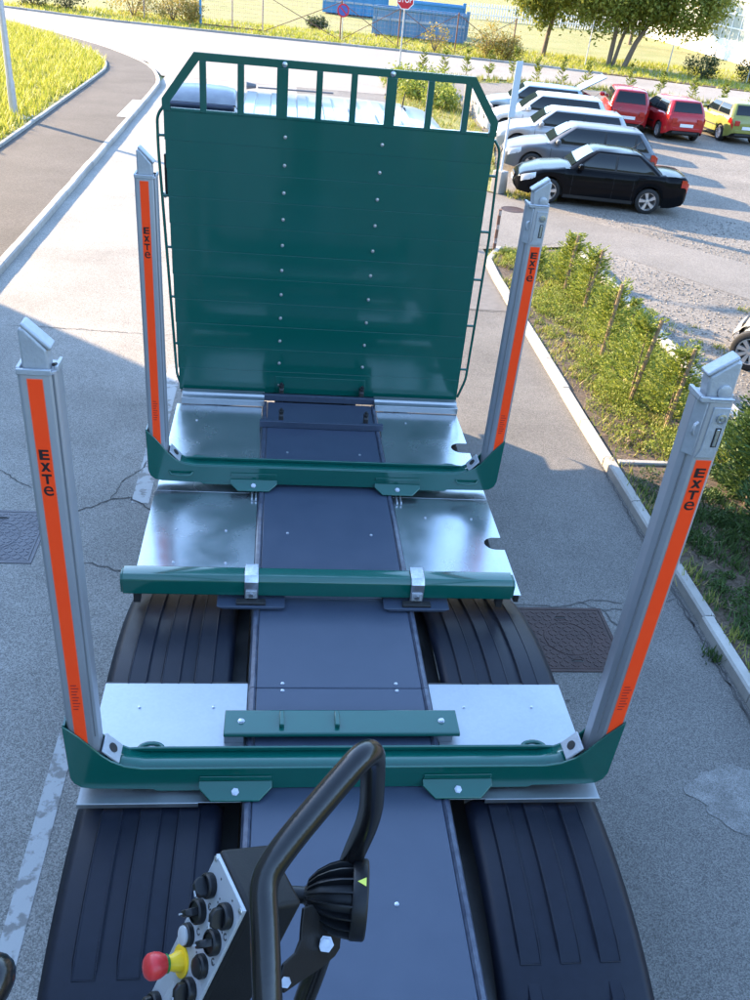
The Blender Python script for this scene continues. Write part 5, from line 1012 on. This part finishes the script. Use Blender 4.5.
F = np.array([(0, 1, 4), (1, 2, 4), (2, 3, 4), (3, 0, 4), (1, 0, 5), (2, 1, 5), (3, 2, 5), (0, 3, 5)]); FF = (F[None]+np.arange(n)[:, None, None]*6).reshape(-1, 3)
me = bpy.data.meshes.new('loose_gravel'); me.from_pydata(V1.reshape(-1, 3).tolist(), [], FF.tolist()); me.materials.append(MT['stone']); o = bpy.data.objects.new('loose_gravel', me); C.objects.link(o); tag(o, 'loose pale stones scattered over the gravel lot', 'gravel', None, 'stuff')

# ============================================================ SIGNS, POSTS, FENCE, CONTAINERS, BUILDINGS
mat('post_steel', (0.50, 0.52, 0.55), 0.45, 0.5, (0.40, 0.42, 0.45), 8, 1); mat('post_white', (0.62, 0.64, 0.66), 0.5); mat('sign_red', (0.50, 0.015, 0.03), 0.4); mat('sign_white', (0.78, 0.78, 0.78), 0.4); mat('sign_blue', (0.05, 0.10, 0.35), 0.4); mat('flag_blue', (0.42, 0.52, 0.60), 0.5); mat('rust', (0.14, 0.06, 0.04), 0.85, 0, (0.22, 0.12, 0.09), 18, 1); mat('rust_paint', (0.45, 0.42, 0.40), 0.8, 0, (0.20, 0.09, 0.07), 14, 1)
mat('cont_blue', (0.08, 0.19, 0.33), 0.65, 0, (0.13, 0.26, 0.40), 1.5, 1, bump=0.1, bscale=20); mat('cont_blue2', (0.04, 0.20, 0.42), 0.5, 0, (0.06, 0.25, 0.47), 2, 1); mat('cont_worn', (0.42, 0.46, 0.50), 0.7, 0, (0.20, 0.27, 0.36), 5, 1.2)
mat('wall_white', (0.74, 0.74, 0.73), 0.8, 0, (0.68, 0.68, 0.67), 2, 1); mat('wall_plaster', (0.52, 0.50, 0.46), 0.85, 0, (0.47, 0.45, 0.42), 2, 1); mat('roof_grey', (0.20, 0.19, 0.19), 0.8); mat('pane_pale', (0.30, 0.34, 0.32), 0.2, 0, (0.38, 0.42, 0.38), 1, 1)
# street lamp pole on the bank
t = thing('lamp_post', 'grey street lamp post on the grass bank at the left edge', 'lamp post', (-7.62, 27.87, 0.14))
MB().lathe([(0.115, 0), (0.11, 0.9), (0.095, 1.0), (0.06, 6.0), (0.055, 7.0), (0, 7.0)], seg=16).build('pole', 'post_steel', t, smooth=40); MB().box(-0.55, 0.45, -0.40, 0.35, -0.20, 0.03).build('foundation', 'concrete', t, 0.02); MB().box(-0.16, 0.16, -0.16, 0.16, 0.03, 0.05).build('base_plate', 'post_steel', t)
MB().tube([(0, 0, 6.9), (0.05, 0, 7.3), (0.7, 0, 7.5)], 0.035, 8).box(0.6, 1.2, -0.12, 0.12, 7.44, 7.54).build('lantern', 'post_steel', t, 0.01)
# stop sign
t = thing('stop_sign', 'red octagonal stop sign on a white pole at the junction', 'road sign', (5.25, 43.5, 0.0), R_(-4))
MB().tube([(0, 0, 0), (0, 0, 3.75)], 0.034, 10).build('pole', 'post_steel', t, smooth=40)
oc = lambda r: [(r*math.cos(PI/8+k*PI/4), 3.40+r*math.sin(PI/8+k*PI/4)) for k in range(8)]
pl = MB().prism(oc(0.40), 'y', -0.060, -0.045).build('sign_plate', 'sign_white', t); MB().prism(oc(0.365), 'y', -0.064, -0.0605).build('red_field', 'sign_red', pl)
vs, fs = glyph('STOP', 0.34, 0.004); xw = max(v.x for v in vs)-min(v.x for v in vs); MB().add([(v.x*0.62/xw, -0.067, 3.40+v.y*1.0) for v in vs], fs).build('lettering', 'sign_white', pl)
# no parking roundel on the fence
t = thing('no_parking_sign', 'round blue and red no-parking sign on the wire fence', 'road sign', (3.70, 62.7, -0.05))
MB().tube([(0, 0.03, 0), (0, 0.03, 2.2)], 0.03, 8).build('pole', 'post_steel', t)
d = MB().lathe([(0, 0), (0.38, 0), (0.38, 0.012), (0, 0.012)], (0, 0, 1.78), (0, -1, 0), 28).build('sign_disc', 'sign_red', t, smooth=40); MB().lathe([(0, 0.013), (0.29, 0.013), (0.29, 0.016), (0, 0.016)], (0, 0, 1.78), (0, -1, 0), 28).build('blue_field', 'sign_blue', d, smooth=40)
MB().obox((0, -0.019, 1.78), (0.707, 0, -0.707), (0, 1, 0), (0.707, 0, 0.707), 0.30, 0.002, 0.035).build('red_bar', 'sign_red', d)
# narrow pale blue board on a white pole in a concrete base
t = thing('board_post', 'narrow pale blue board on a white pole set in a concrete block', 'sign post', (5.73, 23.35, 0.0), R_(40))
MB().prism([(-0.17, 0), (0.17, 0), (0.14, 0.56), (-0.14, 0.56)], 'y', -0.15, 0.15).build('concrete_block', 'concrete', t, 0.02); MB().tube([(0, 0, 0.5), (0, 0, 3.05)], 0.032, 10).build('pole', 'post_white', t, smooth=40)
bd = MB().box(-0.13, 0.13, -0.062, -0.037, 1.85, 3.13).build('board', 'flag_blue', t, 0.008); MB().box(-0.02, 0.16, -0.020, 0.0, 1.85, 2.75).build('board_back', 'rust', bd, 0.004)
t = thing('marker_post', 'short rusty red and white marker post at the corner of the planting strip', 'post', (4.46, 17.72, 0.05))
MB().tube([(0, 0, 0), (0, 0, 0.86)], 0.035, 10).build('post', 'rust', t, smooth=40)
for z in (0.18, 0.46, 0.74): MB().tube([(0, 0, z), (0, 0, z+0.10)], 0.0365, 10).build('white_band', 'rust_paint', t, smooth=40)
# concrete wall at the car noses
t = thing('barrier_wall', 'low pale concrete wall in front of the parked cars', 'wall', (7.55, 36, 0.0), R_(-3)); MB().box(-0.12, 0.12, -2.6, 3.6, -0.02, 0.80).build('wall_body', 'concrete', t, 0.02)
# wire fence along the far road
ft = thing('wire_fence', 'rusty wire fence with crossed braces along the far side of the road', 'fence', (0, 62.5, -0.05))
px = [-9.0, -5.35, -3.3, -1.35, 3.62, 7.3, 11.0, 14.7]
fy = lambda x: float(np.interp(x, [-9, 0, 7.3, 14.7], [3.2, 1.6, 0.0, -0.4]))
for i, x in enumerate(px): MB().tube([(x, fy(x), 0), (x, fy(x), 2.3)], 0.045 if i != 1 else 0.08, 8).build('fence_post', 'cont_blue2' if i == 1 else 'rust_paint' if i < 4 else 'rust', ft)
for a, c in zip(px[:-1], px[1:]):
    if a < -2: continue
    b = MB()
    for z0, z1 in ((0.05, 2.2), (2.2, 0.05)): b.tube([(a, fy(a), z0), (c, fy(c), z1)], 0.022, 6)
    b.build('cross_brace', 'rust', ft)
for a, c in zip(px[:-1], px[1:]):
    b = MB()
    for z in [0.06+0.24*k for k in range(10)]: b.tube([(a, fy(a), z), (c, fy(c), z)], 0.006, 4)
    for k in range(1, 16): x = a+(c-a)*k/16; b.tube([(x, fy(x), 0.05), (x, fy(x), 2.25)], 0.005, 4)
    b.build('wire_mesh', 'rust_paint', ft)
for a, c in ((-5.35, -3.3), (-3.3, -1.35)): MB().tube([(a, fy(a), 0.12), (c, fy(c), 0.12)], 0.05, 6).build('bottom_rail', 'rust', ft)
# blue skips
def skip(loc, rz, Lx, Dy, Hz, m, label):
    t = thing('blue_container', label, 'container', loc, rz, 'blue containers behind the fence')
    MB().prism([(0, 0.12), (0, Hz), (0.06, Hz), (0.06, 0.2), (Dy-0.06, 0.2), (Dy-0.06, Hz), (Dy, Hz), (Dy, 0.12)], 'x', 0.06, Lx-0.06).build('tub', m, t)
    for x in (0.0, Lx-0.06): MB().box(x, x+0.06, 0, Dy, 0.12, Hz).build('end_wall', m, t)
    MB().box(-0.05, Lx+0.05, -0.06, 0.04, Hz-0.02, Hz+0.12).box(-0.05, Lx+0.05, Dy-0.04, Dy+0.06, Hz-0.02, Hz+0.12).build('top_rail', m, t, 0.01)
    MB().box(0.05, Lx-0.05, -0.045, -0.002, Hz*0.60, Hz*0.70).build('worn_rail', 'cont_worn', t)
    for k in range(7): x = 0.25+(Lx-0.5)*k/6; MB().box(x-0.05, x+0.05, -0.07, -0.003, 0.14, Hz-0.03).build('side_rib', m, t)
    for k in range(2): x = 0.3+(Lx-0.8)*k; MB().box(x, x+0.2, -0.03, Dy, 0.0, 0.12).build('skid', 'rust', t)
    MB().box(Lx-0.03, Lx+0.22, 0.15, 0.35, 0.3, Hz+0.35).build('lifting_post', m, t, 0.01); return t
skip((6.25, 70.2, -0.05), R_(-13), 6.6, 2.3, 1.75, 'cont_blue', 'weathered blue steel container behind the stop sign')
skip((3.4, 89.0, -0.05), R_(-10), 5.6, 2.3, 1.6, 'cont_blue2', 'bright blue container farther back at the left')
skip((8.6, 76.0, -0.05), R_(-10), 5.0, 2.3, 2.0, 'cont_blue2', 'bright blue container behind the weathered one')
# white greenhouse-like building at the right
t = thing('white_building', 'long white building with a grid of pale panes at the top right', 'building', (36.4, 72.0, -0.05), math.atan2(13.9, 0.84))
MB().box(-16, 30, -9, 0, 0, 1.5).build('base_wall', 'wall_white', t); MB().box(-16, 30, -8.9, -0.06, 1.5, 4.3).build('core', 'wall_plaster', t); MB().box(-16.2, 30.2, -9.2, 0.12, 4.3, 4.5).build('roof', 'wall_white', t)
for k in range(25): x = -16+46*k/24; MB().box(x-0.06, x+0.06, -0.06, 0.03, 1.5, 4.3).build('mullion', 'wall_white', t)
for z in (2.35, 3.35): MB().box(-16, 30, -0.05, 0.02, z-0.05, z+0.05).build('transom', 'wall_white', t)
for k in range(24):
    for z0, z1 in ((1.5, 2.30), (2.40, 3.30), (3.40, 4.3)): x = -16+46*k/24; MB().box(x+0.06, x+46/24-0.06, -0.058, -0.03, z0, z1).build('pane', 'pane_pale', t)
t = thing('picket_fence', 'far white picket fence across the field', 'fence', (22, 103, -0.05))
for k in range(70): MB().box(-3+0.28*k, -2.88+0.28*k, 0, 0.05, 0, 1.5).build('picket', 'wall_white', t) if k else None
MB().box(-3, 17, 0.05, 0.10, 0.4, 0.5).box(-3, 17, 0.05, 0.10, 1.1, 1.2).build('rail', 'wall_white', t)
for i, x in enumerate((19.5, 24.6, 29.5)):
    t = thing('field_post', ['left', 'middle', 'right'][i]+' of the thin wooden posts standing in the far field', 'post', (x, 61.5-i*1.2, -0.05), 0, 'thin posts in the field'); MB().tube([(0, 0, 0), (0.05, 0, 2.6)], 0.035, 6).build('shaft', 'post_steel', t)
# low concrete strip along the field edge
sheet('field_edge', [[(14.6, 58.6), (20, 56.9), (27.5, 54.4), (45, 49), (45, 49.9), (27.6, 55.2), (20.2, 57.7), (14.8, 59.4)]], 'soil', 0.012)
# tall building on the left, outside the picture, that shades the near ground
t = thing('office_block', 'tall plain office block left of the road, outside the picture', 'building', (-13.4, 21.2, -0.05))
MB().box(-14, 0, -46, 0, 0, 14.0).build('wall', 'wall_plaster', t); MB().box(-14.2, 0.15, -46.2, 0.15, 14.0, 14.3).build('roof', 'roof_grey', t)
for fl in range(4):
    for k in range(11):
        w_ = MB().box(0.0, 0.05, -44+4*k, -41.8+4*k, 1.2+3.3*fl, 2.9+3.3*fl).build('window', 'post_white', t); MB().box(0.05, 0.07, -43.9+4*k, -41.9+4*k, 1.3+3.3*fl, 2.8+3.3*fl).build('pane', 'glass_dark', w_)
